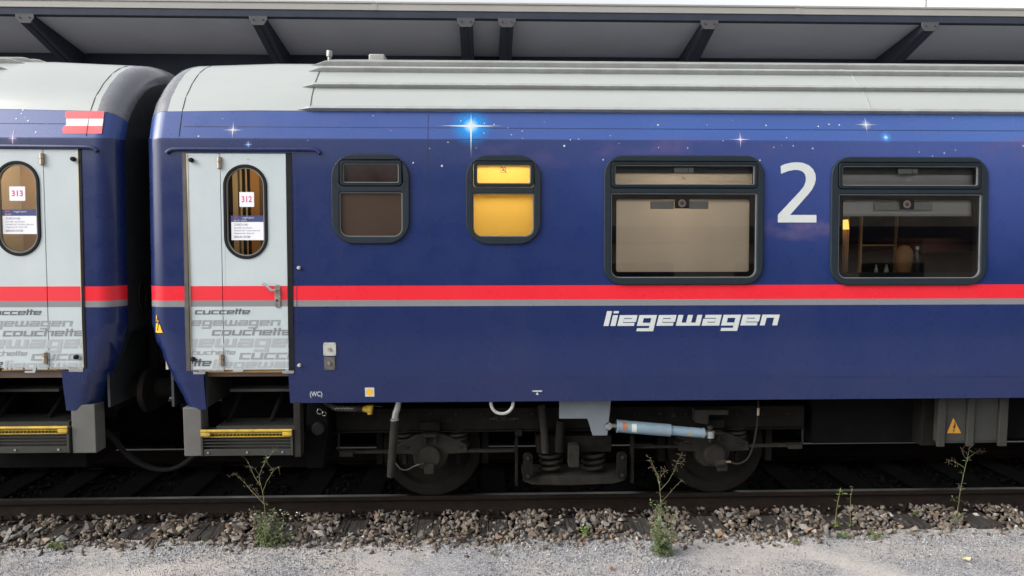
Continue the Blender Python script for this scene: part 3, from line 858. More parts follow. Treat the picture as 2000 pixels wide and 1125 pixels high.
        fs += [tuple(range(m)), tuple(range(len(vs) - m, len(vs)))]
        b.add(vs, fs); b.build('roof_rib', M['rib'], root, smooth=12)
    # end wall, floor
    zz = [1.62, 1.9, 2.3, 2.7, 3.1, 3.235, 3.475, 3.62, 3.76, 3.88, 3.96, 4.02, 4.06, 4.083]
    ring = [body_pt(xe, dr, xe, z) for z in zz]; ring2 = [(x, -y, z) for x, y, z in ring[::-1]]
    b = MB(); b.add([(xe + dr * .001, y, z) for x, y, z in ring + ring2], [tuple(range(len(ring) * 2))]); b.box(xe + dr * .15, xe + dr * .17, -1.30, 1.30, .98, 1.62); b.build('end_wall', M['endwall'], root, smooth=None)
    x0, x1 = min(xe + dr * .45, xfar), max(xe + dr * .45, xfar)
    b = MB(); b.box(min(rec2, xfar), max(rec2, xfar), -1.36, 1.36, 1.06, 1.24); b.box(min(xe + dr * .2, rec2), max(xe + dr * .2, rec2), -.72, 1.36, 1.02, 1.24); b.build('underframe', M['grimedk'], root)
    b = MB(); b.box(min(xe + dr * .3, xfar), max(xe + dr * .3, xfar), -1.34, 1.34, 1.245, 1.30); b.build('floor', M['brown'], root)
    b = MB(); vs = []
    for k in range(9):
        z = zb_end + (1.62 - zb_end) * k / 8; xq = xe + dr * (max(0, 1.62 - z) * .40 + .004)
        vs += [(xq, prof(z) + RC * .9, z), (xq + dr * .05, -1.05, z)]
    b.add(vs, [(2 * k, 2 * k + 1, 2 * k + 3, 2 * k + 2) for k in range(8)]); b.build('corner_plate', M['endwall'], root)
    # gangway bellows
    b = MB()
    for y in (-.62, .62): b.tube([(xe - dr * .04, y, 1.25), (xe - dr * .04, y, 3.25)], .085, 12)
    b.tube([(xe - dr * .04, -.62, 3.25), (xe - dr * .04, .62, 3.25)], .085, 12); b.box(min(xe - dr * .07, xe + dr * .1), max(xe - dr * .07, xe + dr * .1), -.66, .66, .95, 3.30); b.build('gangway_bellows', M['rubber'], root)
    b = MB(); pts = [(xe - dr * .012, -1.0 + .07 * math.cos(R(a)), 1.90 + .13 * math.sin(R(a))) for a in range(0, 361, 20)]; b.tube(pts, .012, 6, cap=False); b.build('socket_ring', M['rubber'], root)
    # painted seams of the side
    def hseam(px0, px1, py0, py1, mat='seamblue', w=2.0):
        b = MB(); n = 24; x0_, x1_ = wx(px0, py0), wx(px1, py1); z0_, z1_ = wz(py0, px0), wz(py1, px1)
        if not is_right: x1_ = -10.0; z1_ = z0_
        vs = []
        for k in range(n + 1):
            t = k / n; x = x0_ + (x1_ - x0_) * t; z = z0_ + (z1_ - z0_) * t
            vs += [on_wall(x, z - .0022 * w / 2, .0012), on_wall(x, z + .0022 * w / 2, .0012)]
        fs = [(2 * k, 2 * k + 2, 2 * k + 3, 2 * k + 1) for k in range(n)]
        b.add(vs, fs if x1_ > x0_ else [f[::-1] for f in fs]); b.build('panel_seam', M[mat], root, smooth=None)
    if is_right:
        hseam(360, 2150, 247, 256.5); hseam(572, 2150, 738, 735.5)
        for px0, py0, py1 in ((579, 300, 722), (836, 222, 470)):
            pxpanel('panel_seam', (px0 - .6, px0 + .6, py0, py1), 0, .0012, M['seamblue'], root)
        pxpanel('panel_seam', (361, 388, 724, 725.5), 0, .0012, M['seamblue'], root); pxpanel('panel_seam', (386.5, 388, 725.5, 750), 0, .0012, M['seamblue'], root); pxpanel('panel_seam', (361, 386.4, 748.5, 750), 0, .0012, M['seamblue'], root)
    else:
        hseam(200, 0, 242, 240)
        pxpanel('panel_seam', (144.5, 146, 726, 750), 0, .0012, M['seamblue'], root); pxpanel('panel_seam', (169, 170.5, 726, 750), 0, .0012, M['seamblue'], root); pxpanel('panel_seam', (146.1, 168.9, 748.5, 750), 0, .0012, M['seamblue'], root)
    # rain strip above the door
    if is_right: dp = [(326, 299), (330, 295), (337, 292), (350, 291), (470, 291.5), (600, 291.5), (615, 292), (622, 295), (625.5, 300)]
    else: dp = [(191, 296), (187, 291), (180, 288.5), (168, 287.5), (60, 286.5), (0, 286), (-90, 285.5)]
    b = MB(); pts = [(lambda q: on_wall(q[0], q[1], .014))(wall(*p)) for p in dp]; b.tube(pts, .017, 8); b.build('rain_strip', M['blue'], root)

    # ---- door
    zt, zb = wz(300, 460), wz(722.5, 460)
    if not is_right: zt, zb = wz(291.5, 80), wz(718.5, 80)
    a, j, f_ = d_end, d_joint, d_far
    cen = wx(480) if is_right else wx(36)
    hw = (wx(523) - wx(437)) / 2
    pz1, pz0 = (wz(321, 480), wz(506, 480)) if is_right else (wz(314, 36), wz(500, 36))
    g_ = .0025
    inner = rrect(cen - hw + .012, cen + hw - .012, pz0 + .012, pz1 - .012, hw - .015, 12)
    lx0, lx1 = (j + g_, f_ - .008) if is_right else (f_ + .008, j - g_)
    b = MB(); b.prism([[(lx0, zb), (lx1, zb), (lx1, zt), (lx0, zt)], inner[::-1]], -.03, .006, on_door)
    door = b.build('door', M['door'], root, bevel=.003)
    lx0, lx1 = (a + .022, j - g_) if is_right else (j + g_, a - .012)
    panel('folding_leaf', lx0, lx1, zb, zt, -.03, .006, M['door'], door, on_door, bevel=.003)
    panel('leaf_edge_strip', *((a + .012, a + .0215) if is_right else (a - .0115, a - .002)), zb, zt, -.03, .010, M['cream'], door, on_door)
    panel('door_seal', *((a - .022, a + .011) if is_right else (a - .001, a + .022)), zb - .005, zt + .008, -.05, .006, M['doorseal'] if is_right else M['rubber'], root)
    panel('door_seal', *((f_ - .006, f_ + .038) if is_right else (f_ - .038, f_ + .006)), zb - .005, zt + .008, -.05, .005, M['rubber'], root)
    panel('kick_plate', *((a + .01, j) if is_right else (j, a - .01)), zb - .012, zb + .004, .0062, .010, M['chrome'], door, on_door)
    panel('sill_bracket', *((a + .03, a + .13) if is_right else (a - .13, a - .01)), zb - .035, zb - .013, -.03, .01, M['galv'], root, on_door, bevel=.003)
    if is_right: panel('sill_bracket', f_ - .06, f_ + .035, zb - .032, zb - .008, -.03, .02, M['galv'], root, on_door, bevel=.003)
    panel('sill_plate', min(a, f_) + .14, max(a, f_) - .07, zb - .028, zb - .006, -.05, -.02, M['wood'], root, on_door)
    b = MB(); b.prism([rrect(cen - hw, cen + hw, pz0, pz1, hw - .001, 14), rrect(cen - hw + .027, cen + hw - .027, pz0 + .027, pz1 - .027, hw - .03, 14)[::-1]], -.02, .016, on_door)
    b.build('window_frame', M['rubber'], door, bevel=.006)
    b = MB(); b.prism([rrect(cen - hw + .026, cen + hw - .026, pz0 + .026, pz1 - .026, hw - .028, 14), rrect(cen - hw + .034, cen + hw - .034, pz0 + .034, pz1 - .034, hw - .036, 14)[::-1]], -.02, .008, on_door)
    b.build('seal_lip', M['seal'], door)
    b = MB(); pl = rrect(cen - hw + .028, cen + hw - .028, pz0 + .028, pz1 - .028, hw - .03, 14); b.add([on_door(x, z, -.008) for x, z in pl], [tuple(range(len(pl)))]); b.build('pane', M['glassdoor'], door, smooth=None)
    for pz in ((318, 703) if is_right else (311, 699)):
        px_ = (429 if pz < 400 else 433) if is_right else (83.5 if pz < 400 else 88.5)
        x, z = wall(px_, pz); b = MB()
        b.tube([on_door(x, z - .047, .016), on_door(x, z + .002, .016)], .018, 12); b.tube([on_door(x, z + .004, .016), on_door(x, z + .047, .016)], .0185, 12)
        b.build('hinge', M['hinge'], door, bevel=.003)
    for px_, py_ in (((375, 313), (377.5, 701)) if is_right else ((145, 311), (149.5, 697))):
        x, z = wall(px_, py_); b = MB(); b.tube([on_door(x, z, .0), on_door(x, z, .02), on_door(x, z, .036), on_door(x, z, .042)], [.017, .020, .018, .010], 12); b.build('rubber_stop', M['rubber'], door)
    if is_right:
        x0, x1 = wx(534.5), wx(545.5); z0, z1 = wz(601, 540), wz(556, 540)
        hp = panel('handle_plate', x0, x1, z0, z1, .006, .014, M['chrome'], door, on_door, r=.02, bevel=.002)
        x, z = wall(540.5, 567); xl, zl = wall(516, 553)
        b = MB(); b.tube([on_door(x, z, .012), on_door(x, z, .05)], .012, 10)
        b.tube([on_door(x, z, .05), on_door(x - .035, z + .004, .058), on_door((x + xl) / 2 - .01, (z + zl) / 2, .056), on_door(xl, zl, .05)], [.014, .012, .010, .0115], 10)
        b.build('handle', M['chrome'], door, smooth=60)
        x, z = wall(540.5, 587); b = MB(); b.cyl(on_door(x, z, .013), on_door(x, z, .022), .010, 10); b.build('keyhole', M['black'], door)
        x, z = wall(484.5, 311); b = MB(); b.cyl(on_door(x, z, .006), on_door(x, z, .0085), .010, 12); b.build('plug', M['plategrey'], door)
    # words printed on the lower door
    sh = 0 if is_right else wall(58.5, 690)[0] - wall(466, 702)[0]
    x0c, x1c = min(a, f_) + .02, max(a, f_) - .012
    def dz(py): return wz(py, 466)
    mpp = wx(467) - wx(466)
    for t, px_, ytop, ybot, wpx, col, th in (('cuccette', 379, 606, 614.2, 109, 'g110', .25), ('liegewagen', 357.5, 625.5, 636.7, None, 'g165', .26), ('couchette', 412, 644.8, 655.6, None, 'g140', .25),
                                         ('liegewagen', 295, 661.5, 679, None, 'g190', .28), ('couchette', 362, 686, 693, 98, 'g165', .22), ('cuccette', 466, 689.5, 702.6, None, 'g165', .24),
                                         ('cuccette', 287, 704.5, 715, 126, 'g110', .25), ('liegewagen', 414, 707, 719.5, None, 'g190', .28)):
        xh = dz(ytop) - dz(ybot)
        x = wx(px_, ybot) + sh
        word(t, x, dz(ybot), xh, th, M[col], door, on_door, 'lettering', width=wpx * mpp if wpx else None, kx=1.68, x0=x0c, x1=x1c, d=.0075, label=f'grey word {t} printed on the door')
    # ---- vestibule seen through the door window
    vx0, vx1 = door_lo - (.22 if is_right else .10), door_hi + .10
    if is_right:
        b = MB(); b.box(vx0, vx1, 1.20, 1.22, 1.3, 3.3); b.box(vx0 - .02, vx0, -1.3, 1.2, 1.3, 3.3); b.build('vestibule_wall', M['cream'], root)
        b = MB(); b.box(vx1, vx1 + .02, -1.3, 1.2, 1.3, 3.3); b.box(vx1 - .12, vx1 - .001, -.9, -.2, 1.3, 3.3); b.build('vestibule_panel', M['wood'], root)
        b = MB(); xm = (vx0 + vx1) / 2 + .12
        b.prism([rrect(xm - .17, xm + .17, 2.0, 2.95, .16)], 0, .02, at_y(1.195)); b.build('opposite_window', M['frosttop'], root)
        for p0_, p1_, m_ in ((438, 455, 'rubber'), (455.2, 465, 'cream'), (465.2, 469.5, 'brown'), (469.7, 473.5, 'cream'), (473.7, 480, 'rubber'), (480.2, 483.5, 'cream'), (483.7, 489.5, 'rubber'), (489.7, 507, 'wood'), (507.2, 524, 'brown')):
            b = MB(); b.box(hit(p0_, 400, -.3)[0], hit(p1_, 400, -.3)[0], -.30, -.30 + (.10 if m_ in ('cream', 'brown') else .04), 1.3, 3.28); b.build('vestibule_post', M[m_], root)
        b = MB(); b.tube([(xm + .05, .0, 1.9), (xm + .05, -.05, 2.15), (xm + .05, -.05, 2.5)], .014, 8); b.build('grab_rail', M['rubber'], root)
        lampy = -.85
    else:
        b = MB(); b.box(vx0, vx1, -.62, -.60, 1.3, 3.3); b.build('vestibule_panel', M['tan'], root)
        b = MB(); b.box(vx0 - .02, vx0, -1.3, -.6, 1.3, 3.3); b.box(vx1, vx1 + .02, -1.3, -.6, 1.3, 3.3); b.build('vestibule_wall', M['cream'], root)
        b = MB(); b.box(cen + .08, cen + .09, -.63, -.621, 1.3, 3.3); b.build('panel_joint', M['brown'], root)
        b = MB(); b.tube([(cen + .155, -.64, 2.3), (cen + .155, -.70, 2.34), (cen + .155, -.70, 2.52), (cen + .155, -.64, 2.56)], .010, 8); b.build('grab_rail', M['rubber'], root)
        lampy = -.95
    b = MB(); b.box(vx0, vx1, -1.3, 1.2, 3.30, 3.32); b.build('vestibule_ceiling', M['cream'], root)
    b = MB(); b.box((vx0 + vx1) / 2 - .22, (vx0 + vx1) / 2 + .22, lampy - .10, lampy + .10, 3.27, 3.295); b.build('ceiling_lamp', M['lamp'], root)

    # ---- boarding step
    if is_right: P = dict(post=(358.5, 394, 800, 890), l=393, r=573, top=824, lip=840, bot=889, mid=837, deck=(418, 574), rp=(575, 588, 788, 893))
    else: P = dict(post=(140.5, 187, 796, 886), l=-75, r=137, top=820, lip=834, bot=884, mid=829, deck=(-80, 128), rp=None)
    ys = -1.37
    X = lambda px, py=850, y=ys: hit(px, py, y)[0]
    Zp = lambda py, px=480 if is_right else 60, y=ys: hit(px, py, y)[1]
    b = MB(); b.box(X(P['post'][0]), X(P['post'][1]) - .0, ys + .0, ys + .16, Zp(P['post'][3]), Zp(P['post'][2]) + .02)
    b.build('step_post', M['post'], root, bevel=.006)
    if P['rp']:
        b = MB(); b.box(X(P['rp'][0]), X(P['rp'][1]), ys - .01, ys + .10, Zp(P['rp'][3]), Zp(P['rp'][2]) + .02); b.build('step_post', M['grimelt'], root, bevel=.005)
    xl, xr = X(P['l']), X(P['r']); zl, zbm = Zp(P['lip']), Zp(P['bot'])
    b = MB()
    b.box(xl, xl + .02, ys - .02, ys + .14, zbm, zl - .004); b.box(xr - .02, xr, ys - .02, ys + .14, zbm, zl - .004)
    b.box(xl + .021, xr - .021, ys - .015, ys + .01, zbm, zbm + .055)
    b.box(xl, xr, ys + .14, ys + .15, zbm, zl - .01)
    stp = b.build('boarding_step', M['greybox'], root, bevel=.003)
    b = MB(); dk = P['deck']; zd = Zp(P['mid']) + .006
    b.box(X(dk[0]), X(dk[1]), ys + .06, ys + .34, zd - .04, zd)
    for q in np.arange(X(dk[0]) + .02, X(dk[1]) - .02, .028):
        b.box(q, q + .008, ys + .07, ys + .33, zd + .0005, zd + .006)
    b.build('tread', M['greybox'], stp)
    b = MB(); b.tube([(xl + .005, ys - .022, zl), (xr - .005, ys - .022, zl)], .013, 8); b.build('nosing', M['yellow'], stp)
    for q in (xl + .025, xr - .065):
        b = MB(); b.box(q - .02, q + .06, ys - .032, ys - .012, zl - .045, zl - .012); b.build('nosing_bracket', M['yellow'], stp, bevel=.004)
    nb = 6; step_ = (zl - (zbm + .055)) / nb
    for k in range(1, nb):
        z = zl - k * step_; b = MB(); b.box(xl + .021, xr - .021, ys - .014, ys + .012, z - .003, z + .003); b.build('slat', M['yellow'] if k <= 2 else M['greybox'], stp)
    b = MB()
    for q in np.arange(xl + .05, xr - .03, .03): b.box(q, q + .005, ys + .004, ys + .014, zl - 2 * step_ + .004, zl - .02)
    b.build('grid_bars', M['yellow'], stp)
    for q in (.06, (xr - xl) / 2, xr - xl - .09):
        b = MB(); b.cyl((xl + q, ys - .0155, zbm + .03), (xl + q, ys - .024, zbm + .03), .009, 8); b.build('bolt', M['galv'], stp)
    # upper step bar, struts, dark well behind, box under the step
    b = MB(); zt_ = Zp(770); x0, x1 = (X(450, 770, -1.2), X(568, 770, -1.2)) if is_right else (X(-90, 770, -1.2), X(118, 768, -1.2))
    b.box(x0, x1, -1.22, -1.05, zt_ - .012, zt_ + .012); b.build('upper_step', M['greybox'], root, bevel=.003)
    for q in (.14, .62):
        b = MB(); b.tube([(xl + q * (xr - xl) + .05, ys + .20, zd), (xl + q * (xr - xl) + .12, -.95, zt_ - .015)], .02, 8); b.build('step_strut', M['grime'], root)
    lo_, hi_ = min(rec, rec2), max(rec, rec2)
    b = MB(); b.box(lo_ - .1, hi_ + .1, -.735, -.722, .75, 1.30); b.build('step_well', M['grimedk'], root)
    sx = rec if is_right else rec
    b = MB()
    if is_right: b.box(rec - .004, rec + .008, -1.36, -.74, .985, 1.31)
    else: b.box(rec - .008, rec + .004, -1.36, -.74, .985, 1.31)
    b.build('step_well_side', M['greybox'], root)
    b = MB(); x0, x1 = (X(490, 900, -1.1), X(632, 900, -1.1)) if is_right else (X(-100, 900, -1.1), X(170, 900, -1.1))
    b.box(x0, x1, -1.1, -.5, Zp(914, y=-1.1), Zp(880, y=-1.1)); b.build('equipment_box', M['grimedk'], root, bevel=.01)
    # buffers
    for y in (-.875, .875):
        b = MB(); bx0 = -3.02 - dr * (.004)
        pl = [(y + .31 * math.cos(R(q)) * (1 if abs(math.cos(R(q))) < .99 else 1), 1.06 + .185 * max(-1, min(1, 1.25 * math.sin(R(q))))) for q in range(0, 360, 10)]
        vs = [(bx0, p[0], p[1]) for p in pl] + [(bx0 + dr * .028, p[0], p[1]) for p in pl]; n = len(pl)
        b.add(vs, [tuple(range(n)), tuple(range(2 * n - 1, n - 1, -1))] + [(i, n + i, n + (i + 1) % n, (i + 1) % n) for i in range(n)])
        bf = b.build('buffer', M['grime'], root, bevel=.006)
        b = MB(); b.tube([(bx0 + dr * .028, y, 1.06), (bx0 + dr * .2, y, 1.06), (bx0 + dr * .2, y, 1.06), (bx0 + dr * .5, y, 1.06)], [.09, .09, .12, .12], 16); b.build('buffer_stem', M['grime'], bf)
    b = MB(); b.box(min(xe + dr * .16, xe + dr * .34), max(xe + dr * .16, xe + dr * .34), -1.15, 1.15, .92, 1.24); b.build('headstock', M['grimedk'], root)
    return root, dict(wins=wins, xe=xe, dr=dr, door=door, cen=cen, hw=hw, pz0=pz0, pz1=pz1)

M['lamp'] = emit('warm_ceiling_lamp', (1.0, 0.74, 0.44), 10.0, .02)
def frosted(name, col):
    g = G(name); t = g.t
    tl = g.n('ShaderNodeBsdfTranslucent'); tl.inputs[0].default_value = col
    gl = g.n('ShaderNodeBsdfGlossy'); gl.inputs['Roughness'].default_value = .08
    fr = g.n('ShaderNodeFresnel'); fr.inputs[0].default_value = 1.5
    mx = g.n('ShaderNodeMixShader'); t.links.new(fr.outputs[0], mx.inputs[0]); t.links.new(tl.outputs[0], mx.inputs[1]); t.links.new(gl.outputs[0], mx.inputs[2])
    t.links.new(mx.outputs[0], t.nodes['Material Output'].inputs[0]); return g.m
M['litpane'] = frosted('frosted_pane', (.86, .80, .62, 1)); M['litpane2'] = M['litpane']
def fabric_blind(name, c, k=.35):
    g = G(name); t = g.t; n = g.noise(2.2, 4, .5, stretch=(1, 1, .5)); v = Vector(c)
    col = g.ramp(n, [(.3, tuple(v * .94)), (.7, tuple(v * 1.05))])
    df = g.n('ShaderNodeBsdfDiffuse'); tl = g.n('ShaderNodeBsdfTranslucent'); g.put(df.inputs[0], col); g.put(tl.inputs[0], col)
    mx = g.n('ShaderNodeMixShader'); mx.inputs[0].default_value = k; t.links.new(df.outputs[0], mx.inputs[1]); t.links.new(tl.outputs[0], mx.inputs[2])
    t.links.new(mx.outputs[0], t.nodes['Material Output'].inputs[0]); return g.m
M['blind'] = fabric_blind('beige_blind_cloth', (0.78, 0.715, 0.625))
M['roomlamp'] = emit('compartment_lamp', (1.0, 0.92, 0.80), 30.0, .02)
M['wclamp'] = emit('toilet_lamp', (1.0, 0.66, 0.17), 6.6, .02)
M['shade'] = emit('lit_reading_lamp', (1.0, 0.62, 0.13), .85, .05)
RC_ROOT, RI = coach(True)
LC_ROOT, LI = coach(False)
exec_windows = RI['wins']

# ------------------------------------------------------------------ windows of the right coach
def bottle(name, x, y, z0, h, r, mats, label, cat='bottle'):
    t = empty(name, (x, y, z0), label, cat)
    b = MB(); b.lathe_z(x, y, [(0, z0), (r, z0), (r, z0 + h * .62), (r * .85, z0 + h * .72), (r * .4, z0 + h * .86), (r * .4, z0 + h * .92)], 14); b.build('bottle_body', mats[0], t, smooth=50)
    b = MB(); b.lathe_z(x, y, [(r * .46, z0 + h * .90), (r * .46, z0 + h), (0, z0 + h)], 12); b.build('cap', mats[1], t)
    return t
def no_litter_sign(cx, cz, s, parent, d, fn=on_wall):
    b = MB(); k = s
    b.prism([[(cx - k, cz - k), (cx + k, cz - k), (cx + k, cz + k), (cx - k, cz + k)], [(cx - k * .82, cz + k * .82), (cx + k * .82, cz + k * .82), (cx + k * .82, cz - k * .82), (cx - k * .82, cz - k * .82)]], d, d + .001, fn)
    o = b.build('no_throwing_sign', M['ink'], parent); o['label'] = 'small square sticker of a crossed-out bottle'
    b = MB(); b.prism([[(cx - k * .5, cz - k * .3), (cx + k * .1, cz - k * .35), (cx + k * .6, cz + k * .05), (cx + k * .5, cz + k * .25), (cx, cz + k * .1), (cx - k * .3, cz + k * .35)]], d, d + .001, fn); b.build('bottle_mark', M['brown'], parent)
    b = MB(); b.prism([[(cx - k * 1.15, cz + k * 1.5), (cx - k * .95, cz + k * 1.6), (cx + k * 1.35, cz - k * 1.15), (cx + k * 1.15, cz - k * 1.25)]], d + .0012, d + .0022, fn); b.build('slash', M['ink'], parent)

for wi, w in enumerate(RI['wins']):
    fr, rc, grow = window(RC_ROOT, w['o'], w['t'], w['l'], w['r'], w['rl'], w['k'])
    k = w['k']
    def sheet(name, ring, d, mat):
        b = MB(); b.add([on_wall(x, z, d) for x, z in ring], [tuple(range(len(ring)))]); return b.build(name, mat, fr, smooth=None)
    tx = (w['t'][0] + w['t'][1]) / 2; tzc = w['t'][2]
    if k == 'dark':
        fr['label'] = 'window with dark brown unlit panes'
        sheet('upper_pane', rc(grow(w['t'], 2), .02), .004, M['frosttop']); sheet('lower_pane', rc(grow(w['l'], 2), .012, w['rl']), -.004, M['frost1'])
    elif k == 'lit':
        fr['label'] = 'window with glowing yellow panes'
        sheet('upper_pane', rc(grow(w['t'], 2), .02), .004, M['litpane2']); sheet('lower_pane', rc(grow(w['l'], 2), .012, w['rl']), -.004, M['litpane'])
        x, z = wall(983, 332); no_litter_sign(x, z, .022, fr, .006)
        ax0, ax1 = wx(w['o'][0]) - .12, wx(w['o'][1]) + .12
        b = MB(); b.box(ax0, ax1, -.42, -.40, 1.30, 3.30); b.box(ax0 - .02, ax0, -1.29, -.4, 1.30, 3.30); b.box(ax1, ax1 + .02, -1.29, -.4, 1.30, 3.30); b.box(ax0, ax1, -1.29, -.4, 3.30, 3.32)
        b.build('toilet_wall', M['yellowwall'], RC_ROOT)
        b = MB(); b.box(ax0 + .15, ax1 - .15, -1.12, -.80, 3.26, 3.29); b.build('ceiling_lamp', M['wclamp'], RC_ROOT)
    else:
        fr['label'] = 'wide window with a drawn beige blind' if k == 'blind' else 'wide window with a half-drawn blind and a dim compartment'
        sheet('upper_pane', rc(grow(w['t'], 2), .02), .008, M['glass'])
        sheet('lower_pane', rc(grow(w['l'], 1), .012, w['rl']), .000, M['glass'])
        low = w['l']; inn = (low[0] + 11, low[1] - 12, low[2] + 11, low[3] - 11)
        b = MB(); b.prism([rc(grow(low, 4), .012, w['rl']), rc(inn, .02)[::-1]], -.012, -.010, on_wall); b.build('black_border', M['frit'], fr)
        cxp = (low[0] + low[1]) / 2 - 2
        pxpanel('emergency_box', (cxp - 14, cxp + 14, low[2] + 6, low[2] + 29), -.009, -.006, M['frit'], fr)
        x, z = wall(cxp, low[2] + 19)
        b = MB(); b.prism([[(x + .034 * math.cos(R(a)), z + .034 * math.sin(R(a))) for a in range(0, 360, 15)]], -.0058, -.005, on_wall); b.build('round_emblem', M['white'], fr)
        b = MB(); b.prism([[(x + .017 * math.cos(R(a)), z + .017 * math.sin(R(a))) for a in range(0, 360, 15)]], -.0048, -.004, on_wall); b.build('emblem_dot', M['redp'], fr)
        for q0, q1 in ((-61, -15), (15, 53)): pxpanel('handle_plate', (cxp + q0, cxp + q1, low[2] + 15, low[2] + 30), -.034, -.026, M['plategrey'], fr, bevel=.002)
        pxpanel('latch', (tx - 18, tx + 9, w['t'][2] + 4, w['t'][2] + 14), -.03, -.02, M['plategrey'], fr, bevel=.002); pxpanel('latch', (tx + 10, tx + 20, w['t'][2] + 4, w['t'][2] + 14), -.03, -.02, M['plategrey'], fr, bevel=.002)
        x, z = wall(tx - 1, w['t'][2] + 26); no_litter_sign(x, z, .013, fr, .0095)
        # compartment
        ax0, ax1 = wx(w['o'][0]) - .18, wx(w['o'][1]) + .18
        cz0, cz1 = 1.30, 3.30
        b = MB(); b.box(ax0, ax1, .62, .64, cz0, cz1); b.box(ax0 - .02, ax0, -1.29, .64, cz0, cz1); b.box(ax1, ax1 + .02, -1.29, .64, cz0, cz1); b.box(ax0, ax1, -1.29, .64, cz1, cz1 + .02); b.build('compartment_wall', M['brown'], RC_ROOT)
        b = MB(); b.box(wx(w['o'][0]) + .05, wx(w['o'][1]) - .05, -1.30, -1.24, wz(low[2], tx) + .005, wz(low[2], tx) + .05); b.build('transom', M['frit'], fr)
        # upper blind band: the rolled blind housing
        pxpanel('blind_roll', (w['t'][0] - 6, w['t'][1] + 6, w['t'][2] - 8, w['t'][2] + 14), -.10, -.06, M['post'], fr)
        pxpanel('upper_blind', (w['t'][0] - 6, w['t'][1] + 6, w['t'][2] + 12, w['t'][3] + 12), -.085, -.078, M['blindgrey'] if k == 'room' else M['blind'], fr)
        if k == 'blind':
            b = MB(); b.box(ax0 + .35, ax1 - .35, -.75, -.45, 3.27, 3.295); b.build('ceiling_lamp', M['roomlamp'], RC_ROOT)
            for px_, ww_, hh_ in ((1235, .10, .20), (1300, .16, .26), (1395, .09, .36)):
                ww_ *= .75; x_, _ = hit(px_, 530, -1.14); b = MB(); b.lathe_z(x_, -1.14, [(0, 1.6), (ww_ * 1.3, 1.6), (ww_ * 1.2, 2.0), (ww_, 2.0 + hh_ * .7), (ww_ * .5, 2.0 + hh_), (0, 2.0 + hh_)], 14); b.build('luggage', M['brown'], RC_ROOT, smooth=60)
            pxpanel('blind', (low[0] + 1, low[1] + 2, low[2] - 8, low[3] - 2), -.045, -.04, M['blind'], fr)
        else:
            pxpanel('blind', (low[0] + 2, low[1] - 8, low[2] - 8, low[2] + 38), -.055, -.05, M['blindgrey'], fr)
            pxpanel('blind_bar', (low[0] + 2, low[1] - 8, low[2] + 38, low[2] + 42), -.062, -.045, M['plategrey'], fr)
            # berths, table
            for z in (1.72, 2.35):
                b = MB(); b.box(ax0 + .01, ax0 + .34, -1.0, .6, z - .08, z + .06); b.build('berth', M['maroon'], RC_ROOT, bevel=.02)
                b = MB(); b.box(ax1 - .50, ax1 - .01, -1.0, .6, z - .08, z + .06); b.build('berth', M['maroon'], RC_ROOT, bevel=.02)
            b = MB(); b.box(ax0 + .45, ax1 - .6, .59, .615, 1.35, 2.6); b.build('berth_back', M['maroon'], RC_ROOT)
            yt = -1.08; tz = hit(1740, 540, yt)[1] - .03
            b = MB(); b.box(hit(1690, 540, yt)[0], hit(1830, 540, yt)[0], -1.28, -.62, tz - .03, tz); b.build('folding_table', M['brown'], RC_ROOT, bevel=.008)
            bottle('water_bottle', hit(1711, 530, yt)[0], yt, tz + .001, .135, .018, (M['clear'], M['teal']), 'clear little water bottle with teal cap, left of the pair on the table')
            bottle('water_bottle', hit(1731, 530, yt)[0], yt, tz + .001, .135, .022, (M['clear'], M['teal']), 'clear little water bottle with wide teal cap, right of the pair on the table')
            bottle('bottle', hit(1790, 520, yt)[0], yt, tz + .001, .30, .032, (M['bottle'], M['white']), 'dark bottle with a white cap beside the tan cushion')
            # cushion leaning upright
            cx_, yy = hit(1766, 505, -.85)[0], -.85; z0 = tz + .001
            prof_ = [(.0, 0), (.035, .005), (.055, .05), (.072, .13), (.078, .20), (.068, .26), (.04, .298), (0, .31)]
            b = MB(); b.lathe_z(cx_, yy, [(r_, z0 + z) for r_, z in prof_], 18)
            o = b.build('cushion', M['cushion'], None, smooth=60); tag(o, 'rounded tan cushion standing upright behind the dark bottle', 'cushion')
            # ladder
            t = empty('ladder', (hit(1710, 540, -.55)[0], -.55, 1.3), 'slim bunk ladder with one lit rung inside the right window', 'ladder')
            for px_ in (1679, 1748):
                b = MB(); b.box(hit(px_ - 1.5, 500, -.55)[0], hit(px_ + 2.5, 500, -.55)[0], -.57, -.53, 1.30, 2.9); b.build('rail', M['tan'], t, bevel=.004)
            for zz_ in (1.72, hit(1710, 479, -.55)[1], 2.75):
                b = MB(); b.box(hit(1682, 479, -.55)[0], hit(1746, 479, -.55)[0], -.575, -.525, zz_ - .007, zz_ + .007); b.build('rung', M['tan'], t, bevel=.003)
            # curtain and reading lamp at the left
            b = MB(); n = 14; x0 = hit(1643, 500, -1.15)[0]; vs = []
            for kk in range(n + 1):
                xx = x0 + kk * .0048; yy = -1.15 + .016 * math.sin(kk * 1.5)
                vs += [(xx, yy, hit(1650, 536, -1.15)[1]), (xx + .002, yy, hit(1650, 420, -1.15)[1])]
            b.add(vs, [(2 * i, 2 * i + 2, 2 * i + 3, 2 * i + 1) for i in range(n)])
            o = b.build('curtain', M['fabric'], None, smooth=60); md = o.modifiers.new('thickness', 'SOLIDIFY'); md.thickness = .003
            tag(o, 'narrow orange-brown curtain hanging below the yellow lamp', 'curtain')
            b = MB(); xa, xb = hit(1636, 440, -1.17)[0], hit(1653, 440, -1.17)[0]; za, zb_ = hit(1644, 448, -1.17)[1], hit(1644, 429, -1.17)[1]
